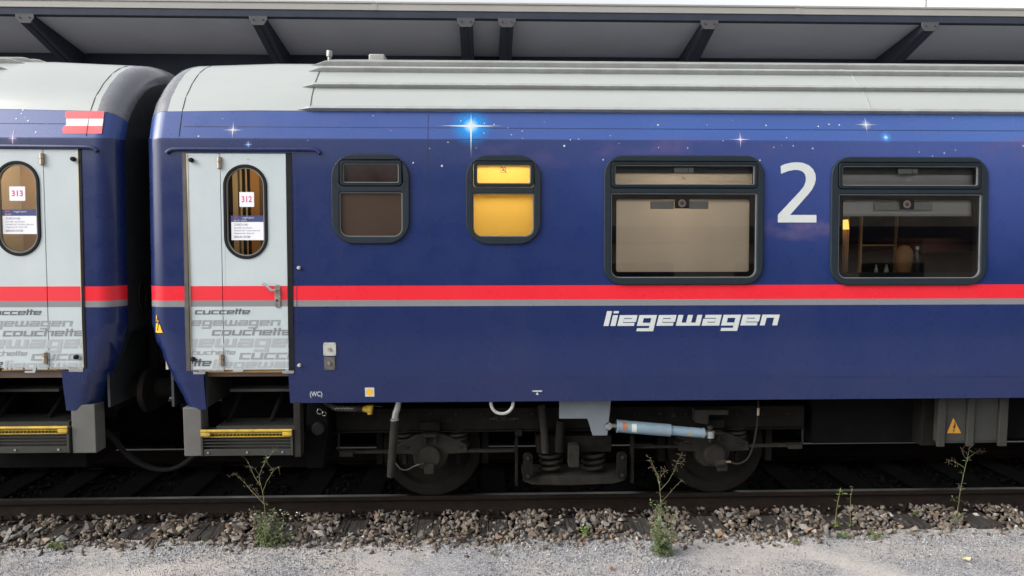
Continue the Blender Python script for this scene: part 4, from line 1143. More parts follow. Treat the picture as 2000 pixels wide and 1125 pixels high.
            b.add([(xa, -1.2, za), (xb + .012, -1.2, za), (xb, -1.2, zb_), (xa, -1.2, zb_ - .008), (xa, -1.15, za), (xb + .012, -1.15, za), (xb, -1.15, zb_), (xa, -1.15, zb_ - .008)],
                  [(0, 1, 2, 3), (7, 6, 5, 4), (0, 4, 5, 1), (1, 5, 6, 2), (2, 6, 7, 3), (3, 7, 4, 0)])
            o = b.build('reading_lamp', M['shade'], None); tag(o, 'small glowing yellow reading lamp in the left corner of the right window', 'lamp')
            pl = bpy.data.lights.new('reading_light', 'POINT'); pl.energy = .5; pl.color = (1, .66, .3); pl.shadow_soft_size = .04
            plo = bpy.data.objects.new('reading_light', pl); C.objects.link(plo); plo.parent = o; plo.location = (xb + .10, -1.08, zb_ - .05)

# ------------------------------------------------------------------ printed marks on the coaches
def decal_ring(cx, cz, r, n=16): return [(cx + r * math.cos(2 * math.pi * k / n), cz + r * math.sin(2 * math.pi * k / n)) for k in range(n)]
def flat(polys, name, mat, parent, d=.0015, fn=on_wall, label=None):
    b = MB()
    for pl in polys:
        area = sum(pl[i - 1][0] * pl[i][1] - pl[i][0] * pl[i - 1][1] for i in range(len(pl)))
        pl = pl if area > 0 else pl[::-1]
        b.add([fn(x, z, d) for x, z in pl], [tuple(range(len(pl)))])
    o = b.build(name, mat, parent, smooth=None)
    if label: o['label'] = label
    return o
xh = wz(614.5, 1180) - wz(636, 1180)
word('liegewagen', wx(1178.5, 636), wz(636, 1350), wz(615, 1350) - wz(636, 1350), .285, M['white'], RC_ROOT, on_wall, 'lettering', width=(wx(1523, 636) - wx(1178.5, 636)) * .995, label='white word liegewagen')
# class number 2: traced from sight lines
two = [(1524.5, 324.5), (1532, 320.8), (1545, 317.8), (1556, 317), (1568, 318), (1580, 323), (1588, 330.5), (1592.5, 340), (1593.3, 350), (1591, 360), (1586, 370), (1579, 379), (1543, 419.8), (1594.5, 419.8), (1594.5, 434.5), (1519.3, 434.5), (1519.3, 419.5),
       (1562, 374), (1570, 364), (1573.5, 355), (1574, 347), (1572, 340), (1567, 334.8), (1560, 332.2), (1552, 331.8), (1540, 333.8), (1525.5, 339.5)]
b = MB(); b.prism([[wall(*p) for p in two][::-1]], .0005, .0015, on_wall); o = b.build('class_number', M['white'], RC_ROOT); o['label'] = 'large white number 2'
text('(WC)', wx(605.5, 774), wz(774, 618), (wz(764, 618) - wz(774, 618)) * 1.35, M['white'], RC_ROOT, on_wall, 'lettering', width=wx(630) - wx(605.5), bold=.0006, label='small white marking WC in brackets')
pxpanel('filler_mark', (713, 731, 757, 774.5), 0, .0015, M['white'], RC_ROOT, label='white square with yellow dot')
x, z = wall(722, 765.7); flat([decal_ring(x, z, .029, 24)], 'filler_dot', M['signyellow'], RC_ROOT, .0022)
flat([[wall(1040, 762.5), wall(1058.5, 762.5), wall(1058.5, 765), wall(1040, 765)], [wall(1049.3, 765.5), wall(1052.3, 771), wall(1046.3, 771)]], 'jacking_mark', M['white'], RC_ROOT, label='white jacking point mark')
# flag on the left coach: red, white, red with a brushed left edge
def brushed(y0, y1, xl, xr, seed):
    r = random.Random(seed); n = 7; L = [(xl + r.uniform(-3, 3), y0 + (y1 - y0) * k / n) for k in range(n + 1)]
    return [wall(xr - (q - 217) * .04, q) for _, q in (L[0], L[-1])][0:0] + [wall(a, q) for a, q in L] + [wall(xr - (y1 - 217) * .12, y1), wall(xr - (y0 - 217) * .12, y0)]
for (y0, y1, m_, nm, xl) in ((217, 231.6, 'flagred', 'red', 129), (231.8, 246, 'white', 'white', 127), (246.2, 261, 'flagred', 'red', 123)):
    pl = brushed(y0, y1, 205, 205, y0)
    pl = brushed(y0, y1, xl, 204, int(y0))
    flat([pl], 'flag_stripe', M[m_], LC_ROOT, .002, label=f'{nm} stripe of the painted flag')
# warning triangle on the right coach's end
def warning(cx0, cx1, ytop, ybot, tip, parent, fn, y=None):
    P = (lambda px, py: wall(px, py)) if y is None else (lambda px, py: hit(px, py, y))
    tri = [P(tip, ytop), P(cx1, ybot), P(cx0, ybot)]
    cx = sum(p[0] for p in tri) / 3; czz = sum(p[1] for p in tri) / 3
    out = [(cx + (p[0] - cx) * 1.10, czz + (p[1] - czz) * 1.10) for p in tri]
    flat([out], 'warning_border', M['black'], parent, .002, fn)
    o = flat([tri], 'warning_sign', M['signshaded'], parent, .003, fn, label='yellow triangle with black lightning flash')
    s = abs(tri[1][0] - tri[2][0]); h = tri[0][1] - tri[1][1]; bx_, bz_ = cx, tri[1][1]
    bolt = [(-.01, .70), (.06, .70), (-.02, .44), (.13, .46), (.02, .20), (.06, .20), (-.01, .06), (-.06, .22), (-.02, .21), (.03, .36), (-.12, .34)]
    flat([[(bx_ + p[0] * s, bz_ + p[1] * h) for p in bolt[0:4]] , [(bx_ + p[0] * s, bz_ + p[1] * h) for p in (bolt[2], bolt[3], bolt[9], bolt[10])], [(bx_ + p[0] * s, bz_ + p[1] * h) for p in (bolt[9], bolt[3], bolt[4], bolt[8])], [(bx_ + p[0] * s, bz_ + p[1] * h) for p in (bolt[5], bolt[6], bolt[7])]], 'lightning_flash', M['black'], parent, .004, fn)
def on_corner(x, z, d):
    p = body_pt(RI['xe'], 1, x, z); return (p[0], p[1] - d, p[2])
def warn_corner():
    P = [(303.5, 614.5), (318, 650), (302, 650)]
    tri = [wall(*p) for p in P]
    b = MB(); n = 10; vs = []; fs = []
    for k in range(n + 1):
        z = tri[0][1] + (tri[1][1] - tri[0][1]) * k / n; xl = tri[0][0] + (tri[2][0] - tri[0][0]) * k / n; xr = tri[0][0] + (tri[1][0] - tri[0][0]) * k / n
        for q in range(7): vs.append(on_corner(max(xl + (xr - xl) * q / 6, RI['xe'] + .012), z, .003))
    for k in range(n):
        for q in range(6): fs.append((k * 7 + q, (k + 1) * 7 + q, (k + 1) * 7 + q + 1, k * 7 + q + 1))
    b.add(vs, fs); o = b.build('warning_sign', M['signyellow'], RC_ROOT); o['label'] = 'yellow warning triangle wrapped on the coach corner'
    c = wall(307, 634); s = .03
    z0 = c[1]; x0 = c[0]
    for a_, b_ in (((0, .06), (-.012, .01)), ((-.012, .012), (.012, .022)), ((.012, .022), (-.004, -.05))):
        bb = MB(); bb.tube([on_corner(max(x0 + a_[0], RI['xe'] + .012), z0 + a_[1], .004), on_corner(max(x0 + b_[0], RI['xe'] + .012), z0 + b_[1], .004)], .004, 5); bb.build('lightning_flash', M['black'], RC_ROOT)
warn_corner()
# stars of the night-sky livery
def star(px, py, rh, rv, core, parent, mat='white', glow=None, label=None, rdown=None):
    x, z = wall(px, py); s = (wx(px + 10, py) - wx(px, py)) / 10
    b = MB(); n = 8
    def spike(dx, dz, L, w):
        vs = []
        for k in range(n + 1):
            t = k / n; ww = w * (1 - t) ** 1.6
            for q in (-1, 1): vs.append((x + dx * L * t + q * ww * dz, z + dz * L * t - q * ww * dx))
        fs = [(2 * i, 2 * i + 1, 2 * i + 3, 2 * i + 2) for i in range(n)]
        b.add([on_wall(p[0], p[1], .0028) for p in vs], fs)
    w = core * s * .5
    for dx, dz, L in ((1, 0, rh), (-1, 0, rh), (0, 1, rv), (0, -1, rdown or rv)): spike(dx, dz, L * s, w)
    o = b.build('star_rays', M[mat], parent, smooth=None)
    flat([decal_ring(x, z, core * s, 20)], 'star_core', M[mat], parent, .0034)
    if label: o['label'] = label
    if glow:
        g = G('star_glow'); sxyz = g.xyz(); col, rad, a = glow
        dx = g.math('SUBTRACT', sxyz[0], x); dzz = g.math('SUBTRACT', sxyz[2], z)
        dd = g.math('SQRT', g.math('ADD', g.math('MULTIPLY', dx, dx), g.math('MULTIPLY', dzz, dzz)))
        al = g.math('MULTIPLY', g.math('POWER', g.mapr(dd, rad * s, 0, 0, 1), 1.5), a)
        g.out(g.mix(g.mapr(dd, rad * s * .35, 0, 0, 1), col, (.55, .85, 1, 1)), .4); g.put(g.b.inputs['Alpha'], al)
        bb = MB(); R_ = rad * s; m = 12
        vs = [on_wall(x - R_ + 2 * R_ * i / m, z - R_ + 2 * R_ * j / m, .002) for i in range(m + 1) for j in range(m + 1)]
        bb.add(vs, [(i * (m + 1) + j, (i + 1) * (m + 1) + j, (i + 1) * (m + 1) + j + 1, i * (m + 1) + j + 1) for i in range(m) for j in range(m)])
        bb.build('star_glow', g.m, parent, smooth=None)
M['starviolet'] = paint('violet_star_print', (0.56, 0.52, 0.68), .4); M['starblue'] = paint('blue_star_print', (0.30, 0.50, 0.85), .4)
star(920, 246, 66, 30, 5.0, RC_ROOT, 'white', ((0.0, 0.35, 0.95, 1), 46, 1.0), 'large bright star with a blue halo', rdown=66)
star(455, 254, 22, 20, 2.4, RC_ROOT, 'white', ((0.40, 0.36, 0.70, 1), 13, .5), 'white star above the door')
star(485, 282.5, 9, 8, 1.5, RC_ROOT, 'starblue', ((0.2, 0.3, 0.7, 1), 9, .6))
star(1446, 272.5, 22, 18, 2.2, RC_ROOT, 'starviolet', ((0.30, 0.25, 0.6, 1), 13, .45))
star(1691, 243.5, 24, 17, 2.4, RC_ROOT, 'white', ((0.5, 0.6, 0.9, 1), 12, .6))
star(1730, 268.5, 8, 7, 1.8, RC_ROOT, 'starblue', ((0.1, 0.35, 0.9, 1), 14, .8))
star(25, 270, 10, 26, 1.8, LC_ROOT, 'starviolet', ((0.45, 0.3, 0.6, 1), 13, .5))
dots = [(388, 266, 1.8), (435, 232, 1), (601, 274, 1), (729, 226, 1.3), (763, 255, 1), (875, 278, 1.6), (900, 236, 1.4), (928, 232, 1), (946, 241, 1.5), (965, 243, 1.7), (945, 260, 1.4), (992, 250, .9), (999, 263, 1.5), (1020, 256, 1.4), (1021, 270, 1), (1063, 238, 1),
        (1102, 285, 2.6), (1114, 273, 1.6), (1130, 272, 1.2), (1178, 312, 1.8), (1192, 265, 1.2), (1209, 280, 1), (1285, 244, 2.2), (1286, 288, 1.3), (1343, 289, 1.6), (1381, 244, 1), (1430, 235, 1), (1496, 245, 1.9), (1412, 275, 1.3), (1536, 269, 1.5), (1549, 285, 1.6),
        (1598, 247, 2.0), (1619, 243, 1.8), (1639, 244, 2.0), (1511, 288, 1.4), (1526, 284, .9), (1587, 290, 2.0), (1795, 297, 1.5), (1844, 299, 1.8), (1866, 293, 1.4), (1821, 305, 1.5), (1860, 231, 1.6), (1998, 285, 2), (839, 290, 1.4), (807, 318, 2.0), (863, 324, 2.6), (1053, 332, 1.2), (930, 289, 1.1), (1484, 313, 2)]
flat([decal_ring(*wall(px, py), r * .0034, 8) for px, py, r in dots], 'star_dots', M['white'], RC_ROOT, .0024)['kind'] = 'stuff'
flat([decal_ring(*wall(px, py), r * .0034, 8) for px, py, r in ((45, 215, 2), (42, 222, 1.6), (32, 232, 2), (55, 236, 2.2), (49, 229, 1), (70, 258, 2))], 'star_dots', M['white'], LC_ROOT, .0024)['kind'] = 'stuff'
# switch plates and studs beside the door
x0, x1 = wx(632, 682), wx(656.5, 682)
for (z1, z0, xa, xb, m_, nm) in ((wz(669, 644), wz(694.5, 644), x0, x1, 'plategrey', 'call_plate'), (wz(697, 644), wz(722, 644), wx(633.5, 710), wx(654.5, 710), 'hinge', 'socket_plate')):
    b = MB(); b.prism([rrect(xa, xb, z0, z1, .012 if nm == 'call_plate' else .004, 4)], 0, .010, on_wall); p_ = b.build(nm, M[m_] if nm == 'call_plate' else M['post'], RC_ROOT, bevel=.002)
    b = MB(); xm, zm = (xa + xb) / 2, (z0 + z1) / 2; b.lathe_y(xm, zm, [(0, prof(zm) - .022), (.012, prof(zm) - .022), (.014, prof(zm) - .014), (.017, prof(zm) - .010)], 14); b.build('button', M['chrome'] if nm == 'call_plate' else M['hinge'], p_)
    for sx in (xa + .012, xb - .012):
        for sz in (z0 + .012, z1 - .012):
            b = MB(); b.cyl(on_wall(sx, sz, .010), on_wall(sx, sz, .0125), .0035, 6); b.build('screw', M['grime'], p_)
for px_, py_ in ((584.5, 523), (585.5, 713)):
    x, z = wall(px_, py_); b = MB(); b.tube([on_wall(x, z, 0), on_wall(x, z, .02), on_wall(x, z, .03)], [.016, .016, .010], 12); b.build('door_stop', M['plategrey'], RC_ROOT)
# roof fittings
yv = -.5
x, z = hit(643.5, 118, yv); z2 = hit(643.5, 100, yv)[1]
b = MB(); b.lathe_z(x, yv, [(.018, z - .06), (.018, z + .035), (.028, z + .036), (.028, z2), (.026, z2 + .004), (0, z2 + .004)], 14); b.build('vent_pipe', M['galv'], RC_ROOT)
yv = -.2
x0, z0 = hit(720, 116, yv); x1, z1 = hit(751, 105, yv); b = MB(); b.box(x0, x1, yv, yv + .4, z0 - .08, z1); b.build('roof_hatch', M['rib'], RC_ROOT, bevel=.012)

# ------------------------------------------------------------------ notices in the door windows
def notices(info, number, top_px, sheet_px, header2):
    D = -.004
    mul = lambda p: wall(*p)
    xa, xb, za, zb = wx(top_px[0], top_px[3]), wx(top_px[1], top_px[3]), wz(top_px[3], top_px[0]), wz(top_px[2], top_px[0])
    t = empty('number_sheet', ((xa + xb) / 2, -1.39, za), f'white paper with red {number} taped in the ' + ('cut-off door window at the left edge' if number == '313' else 'fully visible door window'), 'notice', 'papers taped in the door windows')
    panel('paper', xa, xb, za, zb, D - .001, D, M['paper'], t, on_door)
    text(number, (xa + xb) / 2, za + (zb - za) * .33, (zb - za) * .56, M['magenta'], t, on_door, 'lettering', d=D + .0008, align='CENTER', bold=.0012, width=(xb - xa) * .70)
    xa, xb, za, zb = wx(sheet_px[0], sheet_px[3]), wx(sheet_px[1], sheet_px[3]), wz(sheet_px[3], sheet_px[0]), wz(sheet_px[2], sheet_px[0])
    h = zb - za; wd = xb - xa
    t = empty('route_sheet', ((xa + xb) / 2, -1.39, za), f'white and navy route notice ' + ('in the cut-off door window at the left edge' if number == '313' else 'in the fully visible door window'), 'notice', 'papers taped in the door windows')
    panel('paper', xa, xb, za, za + h * .74, D - .001, D, M['paper'], t, on_door); panel('header', xa - .003, xb + .003, za + h * .742, zb, D - .001, D, M['navy'], t, on_door)
    text('ÖBB', xa + wd * .08, za + h * .885, h * .085, M['redp'], t, on_door, 'lettering', d=D + .001, bold=.0008, width=wd * .13)
    text('nightjet', xa + wd * .33, za + h * .885, h * .105, M['white'], t, on_door, 'lettering', d=D + .001, shear=.25, width=wd * .38)
    text(header2, xa + wd * .08, za + h * .775, h * .085, M['white'], t, on_door, 'lettering', d=D + .001)
    for s, zz, sz in (('ZÜRICH HB -', .59, .125), ('Basel SBB - Basel Bad Bf', .475, .075), ('Mannheim Hbf - Frankfurt (Main) Süd', .365, .075), ('Magdeburg Hbf - Berlin Hbf', .255, .075), ('BERLIN OSTBF', .09, .125)):
        text(s, xa + wd * .09, za + h * zz, h * sz, M['ink'], t, on_door, 'lettering', d=D + .001, width=wd * {'Z': .46, 'B': .5}.get(s[0], .5) if sz > .1 else wd * (.55 if 'Basel' in s else .80 if 'Mann' in s else .62))
notices(RI, '312', (467, 495.5, 375, 404), (451, 514, 421, 469), 'NJ 470 / 60470')
notices(LI, '313', (17, 48, 364, 392), (3.5, 71.5, 409, 457), 'NJ 470')

# ------------------------------------------------------------------ bogie and underfloor gear of the right coach
YB = -1.0
H = lambda px, py, y=YB: hit(px, py, y)
def hx(px, y=YB): return hit(px, 850, y)[0]
def hz(py, y=YB, px=1100): return hit(px, py, y)[1]
bm_ = MB()
z0, z1 = hz(838), hz(797)
xl, xr = hx(657), hx(1570)
bm_.box(xl, xr, YB, YB + .16, z0, z1); bm_.box(xl, xr, YB - .03, YB + .20, z0 - .012, z0 - .001)
bm_.box(xl, xr, YB - .02, YB + .19, z1 + .001, z1 + .012)
for yy in (.84,): bm_.box(xl, xr, yy, yy + .16, z0, z1)
for px_ in (670, 1110, 1555): bm_.box(hx(px_) - .08, hx(px_) + .08, YB + .161, .83, z0, z1 - .02)
bogie = bm_.build('bogie', M['grime'], RC_ROOT, bevel=.006); bogie['label'] = 'dark grimy bogie frame marked 2.50 m'
for cpx, cpy in ((843, 882), (1398, 878)):
    cx_, czz = hit(cpx, cpy, -.9); czz = .45; cx_ = hit(cpx, 880, -.8)[0]
    for sgn in (-1, 1):
        o_ = -.8 * 1; b = MB()
        pr = [(.09, -.79), (.12, -.79), (.14, -.745), (.34, -.735), (.365, -.775), (.425, -.785), (.455, -.78), (.46, -.74), (.462, -.70), (.487, -.675), (.487, -.655), (.40, -.65), (.36, -.68), (.14, -.69), (.09, -.66)]
        pr = [(r_, y if sgn < 0 else -y) for r_, y in pr]
        if sgn > 0: pr = pr[::-1]
        b.lathe_y(cx_, czz, pr, 56); b.build('wheel', M['wheel'], bogie, smooth=30)
    b = MB(); b.cyl((cx_, -.78, czz), (cx_, .78, czz), .09, 16); b.build('axle', M['grime'], bogie)
    # axle box: housing, cover, sensor block
    ax, az = hit(cpx - 3, 884, -1.06); az = .45
    b = MB(); k = .0045
    P2 = [(-48, 33), (-40, 45), (-33, 22), (-62, 18), (-68, -4), (-32, -6), (-28, -24), (-14, -33), (14, -33), (28, -24), (34, -6), (74, -4), (70, 18), (36, 22), (40, 45), (48, 33)]
    P2 = [(-70, 4), (-66, 22), (-32, 40), (-10, 46), (14, 46), (36, 38), (72, 22), (76, 4), (36, 2), (30, -18), (18, -28), (-18, -28), (-32, -18), (-36, 2)]
    b.prism([[(ax + p[0] * k, az + p[1] * k) for p in P2][::-1]], -.10, .0, at_y(-1.02)); b.build('axle_box', M['grimelt'], bogie, bevel=.008)
    b = MB(); b.lathe_y(ax, az, [(0, -1.10), (.085, -1.10), (.098, -1.09), (.10, -1.075), (.10, -1.02)], 28); b.build('axle_cover', M['grimelt'], bogie)
    dx = -.005 if cpx < 1000 else .06
    b = MB(); b.box(ax + dx - .045, ax + dx + .045, -1.13, -1.10, az - .14, az - .045); b.build('sensor_block', M['grimelt'], bogie, bevel=.006)
    for q in (-.09, .09):
        b = MB(); b.cyl((ax + q * .5, -1.04, az + .20), (ax + q * .5, -1.04, az + .12), .016, 8); b.build('guide_pin', M['grimelt'], bogie)
    b = MB(); b.box(ax - .055, ax + .065, -1.10, -.99, az + .185, z0 - .013); b.build('spring_hanger', M['grimelt'], bogie, bevel=.008)
    b = MB(); b.box(ax - .09, ax + .09, -1.06, -1.031, z0 + .01, z0 + .09); b.build('hanger_plate', M['grime'], bogie, bevel=.006)
    for sx in (-.235, .25):
        b = MB(); pts = [(ax + sx + .072 * math.cos(a), -.93 + .072 * math.sin(a), az + .10 + a / (2 * math.pi) * .042) for a in np.linspace(0, 2 * math.pi * 3.2, 60)]
        b.tube(pts, .015, 8); b.build('coil_spring', M['grimelt'], bogie, smooth=60)
        b = MB(); b.lathe_z(ax + sx, -.93, [(0, az + .06), (.10, az + .06), (.105, az + .085), (.06, az + .10), (0, az + .10)], 18); b.build('spring_seat', M['grimelt'], bogie)
        b = MB(); b.lathe_z(ax + sx, -.93, [(0, az - .10), (.022, az - .10), (.026, az - .02), (.026, az + .06)], 10); b.build('spring_bolt', M['grime'], bogie)
# brake guard rods and end brackets
b = MB(); zz_ = hz(879)
b.tube([(hx(662), YB, z0), (hx(661), YB, zz_ + .02), (hx(664), YB, zz_)], .009, 6); b.box(hx(664), hx(1006), YB - .01, YB + .03, zz_ - .012, zz_ + .012); b.box(hx(664), hx(690), YB - .04, YB + .04, zz_ - .03, zz_ + .014)
b.build('brake_rod', M['grimelt'], bogie)
b = MB(); zz_ = hz(874)
b.box(hx(1238), hx(1560), YB - .01, YB + .03, zz_ - .012, zz_ + .012); b.tube([(hx(1567), YB, z0), (hx(1568), YB, zz_ + .02), (hx(1562), YB, zz_)], .010, 6); b.box(hx(1538), hx(1564), YB - .04, YB + .04, zz_ - .022, zz_ + .018)
b.build('brake_rod', M['grimelt'], bogie)
# central secondary suspension
b = MB(); P3 = [(1020, 927), (1218, 923), (1219, 934), (1196, 941), (1110, 944.5), (1040, 943), (1021, 936)]
b.prism([[H(*p) for p in P3][::-1]], -.30, .06, at_y(YB)); b.build('spring_beam', M['grimelt'], bogie, bevel=.008)
b = MB(); b.prism([[H(*p) for p in ((1048, 850), (1193, 848), (1193, 879), (1048, 882))][::-1]], -.30, .05, at_y(YB)); b.build('bolster', M['grime'], bogie, bevel=.008)
for px_ in (1077, 1161):
    b = MB(); cx_ = hx(px_); zc0, zc1 = hz(922), hz(884); n = 3.3
    pts = [(cx_ + .098 * math.cos(a), YB + .06 + .098 * math.sin(a), zc0 + a / (2 * math.pi * n) * (zc1 - zc0)) for a in np.linspace(0, 2 * math.pi * n, 80)]
    b.tube(pts, .017, 8); b.build('coil_spring', M['grimelt'], bogie, smooth=60)
    b = MB(); b.lathe_z(cx_, YB + .06, [(0, zc0 - .03), (.12, zc0 - .03), (.12, zc0 - .012), (0, zc0 - .012)], 18); b.build('spring_seat', M['grimelt'], bogie)
for a_, c_ in ((1021, 1039), (1202, 1220)):
    b = MB(); x0, x1 = hx(a_), hx(c_); za, zb_ = hz(929), hz(878)
    b.prism([rrect(x0, x1, za, zb_, .03, 5)], 0, .05, at_y(YB - .07)); o = b.build('swing_link', M['grime'], bogie, bevel=.006)
    for q in (za + .04, zb_ - .04):
        b = MB(); b.cyl(((x0 + x1) / 2, YB - .12, q), ((x0 + x1) / 2, YB - .135, q), .015, 8); b.build('pin', M['grimelt'], bogie)
for px_, p0_, p1_ in ((1008, 848, 941), (1232, 845, 938)):
    b = MB(); b.box(hx(px_) - .012, hx(px_) + .012, YB - .10, YB - .02, hz(p1_), hz(p0_)); b.box(hx(px_) - .012, hx(px_) + .05, YB - .06, YB, hz(p0_) - .0, hz(p0_) + .06); b.build('guard_plate', M['grime'], bogie)
for pts_, r_, m_ in ((((1057, 790), (1063, 845), (1065, 884)), .034, 'grimelt'), (((1096, 822), (1093, 850), (1093, 882)), .040, 'grime')):
    b = MB(); b.tube([(*(lambda q: (q[0], YB - .09, q[1]))(hit(p[0], p[1], YB - .09)),) for p in pts_], r_, 14); b.build('bump_damper', M[m_], bogie)
b = MB(); b.prism([rrect(hx(1107), hx(1127), hz(902), hz(860), .012, 4)], -.05, .06, at_y(YB - .10)); b.build('clamp_block', M['grimelt'], bogie, bevel=.008)
# writing on the frame
text('2.50 m', hx(968), hz(819), .052, M['grimelt2'] if 'grimelt2' in M else M['greybox'], bogie, at_y(YB - .034), 'lettering', width=hx(1001) - hx(968), label='faded grey marking 2.50 m')
for sgn, px_ in ((1, 962), (-1, 1007)):
    x, z = hx(px_), hz(815); flat([[(x - .028, z - .004), (x + .028, z - .004), (x + .028, z + .004), (x - .028, z + .004)], [(x + sgn * .03, z), (x + sgn * .008, z + .016), (x + sgn * .008, z - .016)]], 'arrow_mark', M['greybox'], bogie, .035, at_y(YB))
text('1L', hx(872), hz(821), .05, M['grimelt'], bogie, at_y(YB - .034), 'lettering'); text('2L', hx(1308), hz(814), .05, M['greybox'], bogie, at_y(YB - .034), 'lettering')
text('TL', hx(1163), hz(866), .05, M['grimelt'], bogie, at_y(YB - .052), 'lettering')
# grey bracket and light blue yaw damper
b = MB(); P4 = [(1092, 779), (1193, 779), (1185.5, 849.5), (1157, 849.5), (1147, 816.5), (1092, 816.5)]
b.prism([[hit(*p, -1.24) for p in P4][::-1]], 0, .02, at_y(-1.24)); br = b.build('damper_bracket', M['bracket'], RC_ROOT, bevel=.002)
yd = -1.22
A = hit(1205, 832, yd); B_ = hit(1309, 840.5, yd); Cc = hit(1375, 846, yd)
V3 = lambda p, y=yd: (p[0], y, p[1])
b = MB(); b.tube([V3(A), V3(B_)], .055, 24); b.tube([V3((A[0] - .003, A[1])), V3((A[0] + .012, A[1] - .001))], .057, 24); b.tube([V3(B_), V3((Cc[0] - .012, Cc[1] + .001))], .043, 24); b.tube([V3((Cc[0] - .012, Cc[1] + .001)), V3(Cc)], .046, 24)
dm = b.build('yaw_damper', M['damper'], RC_ROOT, smooth=40); dm['label'] = 'light blue horizontal damper with small stickers'
e1 = hit(1187, 830.5, yd); b = MB(); b.tube([(e1[0], yd - .04, e1[1]), (e1[0], yd + .04, e1[1])], .033, 18); b.tube([V3(e1), V3(A)], .018, 10); b.box(e1[0] - .03, e1[0] + .012, yd - .05, yd + .05, e1[1] - .02, e1[1] + .02); b.build('damper_eye', M['galv'], dm)
e2 = hit(1387, 848, yd); b = MB(); b.tube([(e2[0], yd, e2[1] - .03), (e2[0], yd, e2[1] + .028)], .036, 18); b.tube([V3(Cc), V3(e2)], .02, 10); b.build('damper_eye', M['galv'], dm)
b = MB(); b.tube([(e2[0], yd, e2[1] - .07), (e2[0], yd, e2[1] + .075)], .014, 8); b.tube([(e2[0], yd, e2[1] + .05), (e2[0], yd, e2[1] + .07)], .026, 6); b.build('damper_pin', M['grimelt'], dm)
b = MB(); q = hit(1362, 800, -1.1); b.prism([[hit(*p, -1.15) for p in ((1358, 801), (1423, 801), (1423, 811), (1385, 811), (1384, 829), (1372, 829), (1359, 826))][::-1]], -.12, 0, at_y(-1.15)); b.build('damper_mount', M['grimelt'], bogie, bevel=.006)
def on_damper(x, z, d):  # wrap on the cylinder
    t = (x - A[0]) / (B_[0] - A[0]); cz_ = A[1] + (B_[1] - A[1]) * t; r_ = .055 if t < 1 else .043; dz_ = max(-r_ * .98, min(r_ * .98, z - cz_))
    return (x, yd - math.sqrt(r_ * r_ - dz_ * dz_) - d, z)
def wrap(px0, px1, py0, py1, mat, name):
    x0, z1 = hit(px0, py0, yd - .05); x1, z0 = hit(px1, py1, yd - .05); n = 8; vs = []
    for k in range(n + 1):
        for x in (x0, x1): vs.append(on_damper(x, z0 + (z1 - z0) * k / n - (x - x0) * .07, .0012))
    b = MB(); b.add(vs, [(2 * k, 2 * k + 1, 2 * k + 3, 2 * k + 2) for k in range(n)]); b.build(name, mat, dm, smooth=60)
wrap(1216, 1226, 825, 840, M['orange'], 'sticker'); wrap(1234, 1243.5, 828.5, 844, M['white'], 'sticker'); wrap(1343, 1352, 847.5, 852, M['yellow'], 'sticker')
x, z = hit(1231, 827.5, yd - .05); b = MB(); b.tube([on_damper(x + .012 * math.cos(R(a)), z + .012 * math.sin(R(a)), .001) for a in range(0, 361, 30)], .0022, 5, cap=False); b.build('green_ring', M['green'], dm)
# lifting eye
b = MB(); pts = [hit(958.5 + 22 * (1 - math.cos(R(a))), 782 + 26 * math.sin(R(a)) ** .8 if 0 < a < 180 else 780, -1.33) for a in range(0, 181, 12)]
b.tube([(p[0], -1.33, p[1]) for p in pts], .014, 10); b.build('lifting_eye', M['plategrey'], RC_ROOT, smooth=60)
pxp = hit(980, 783, -1.32); b = MB(); b.box(hit(950, 783, -1.3)[0], hit(1010, 783, -1.3)[0], -1.36, -1.26, wz(784) - .008, wz(784) + .03); b.build('eye_plate', M['grime'], RC_ROOT)
# slanted drain pipe
yp = -1.22
b = MB(); b.tube([(p[0], yp, p[1]) for p in (hit(779, 780, yp), hit(777, 795, yp), hit(773, 806, yp), hit(771, 820, yp))], [.026, .028, .030, .031], 14); b.build('pipe_elbow', M['galv'], RC_ROOT, smooth=60)
b = MB(); b.tube([(p[0], yp, p[1]) for p in (hit(771.5, 817, yp), hit(769, 850, yp), hit(766, 890, yp), hit(763, 931, yp))], [.036, .037, .036, .034], 14); b.build('drain_pipe', M['grimelt'], RC_ROOT, smooth=40)
b = MB(); z_, zz_ = hit(771, 820, yp); b.tube([(z_, yp, zz_ - .004), (z_ - .001, yp, zz_ + .012)], .039, 14); b.build('hose_clip', M['galv'], RC_ROOT)
# yellow cock and hose
yv = -1.25
b = MB(); p0 = hit(655, 797, yv); p1 = hit(709, 798, yv); b.tube([(p0[0] - .1, yv + .1, p0[1] + .03), (p0[0], yv, p0[1]), ((p0[0] + p1[0]) / 2, yv, p0[1] - .006), (p1[0], yv, p1[1])], .026, 12); b.build('air_pipe', M['greybox'], RC_ROOT)
b = MB()
for k in range(3): q = hit(695 + 5 * k, 798, yv); b.tube([(q[0], yv, q[1]), (q[0] + .012, yv, q[1])], .033, 12)
b.build('pipe_collar', M['grimelt'], RC_ROOT)
b = MB(); q = hit(721, 799, yv); b.tube([(q[0] - .055, yv, q[1] + .005), (q[0] - .02, yv, q[1]), (q[0] + .02, yv, q[1])], [.026, .030, .030], 12); b.tube([(q[0] + .005, yv, q[1] + .035), (q[0] + .005, yv, q[1] - .045)], [.034, .020], 12); b.build('yellow_cock', M['yellow'], RC_ROOT, smooth=50)
b = MB(); pts = []
for k in range(25): q = hit(655 + 36 * k / 24, 796 + 1.4 * math.sin(k * 1.5), yv); pts.append((q[0], yv - .03, q[1]))
b.tube(pts, .0028, 5); b.build('seal_wire', M['chrome'], RC_ROOT)
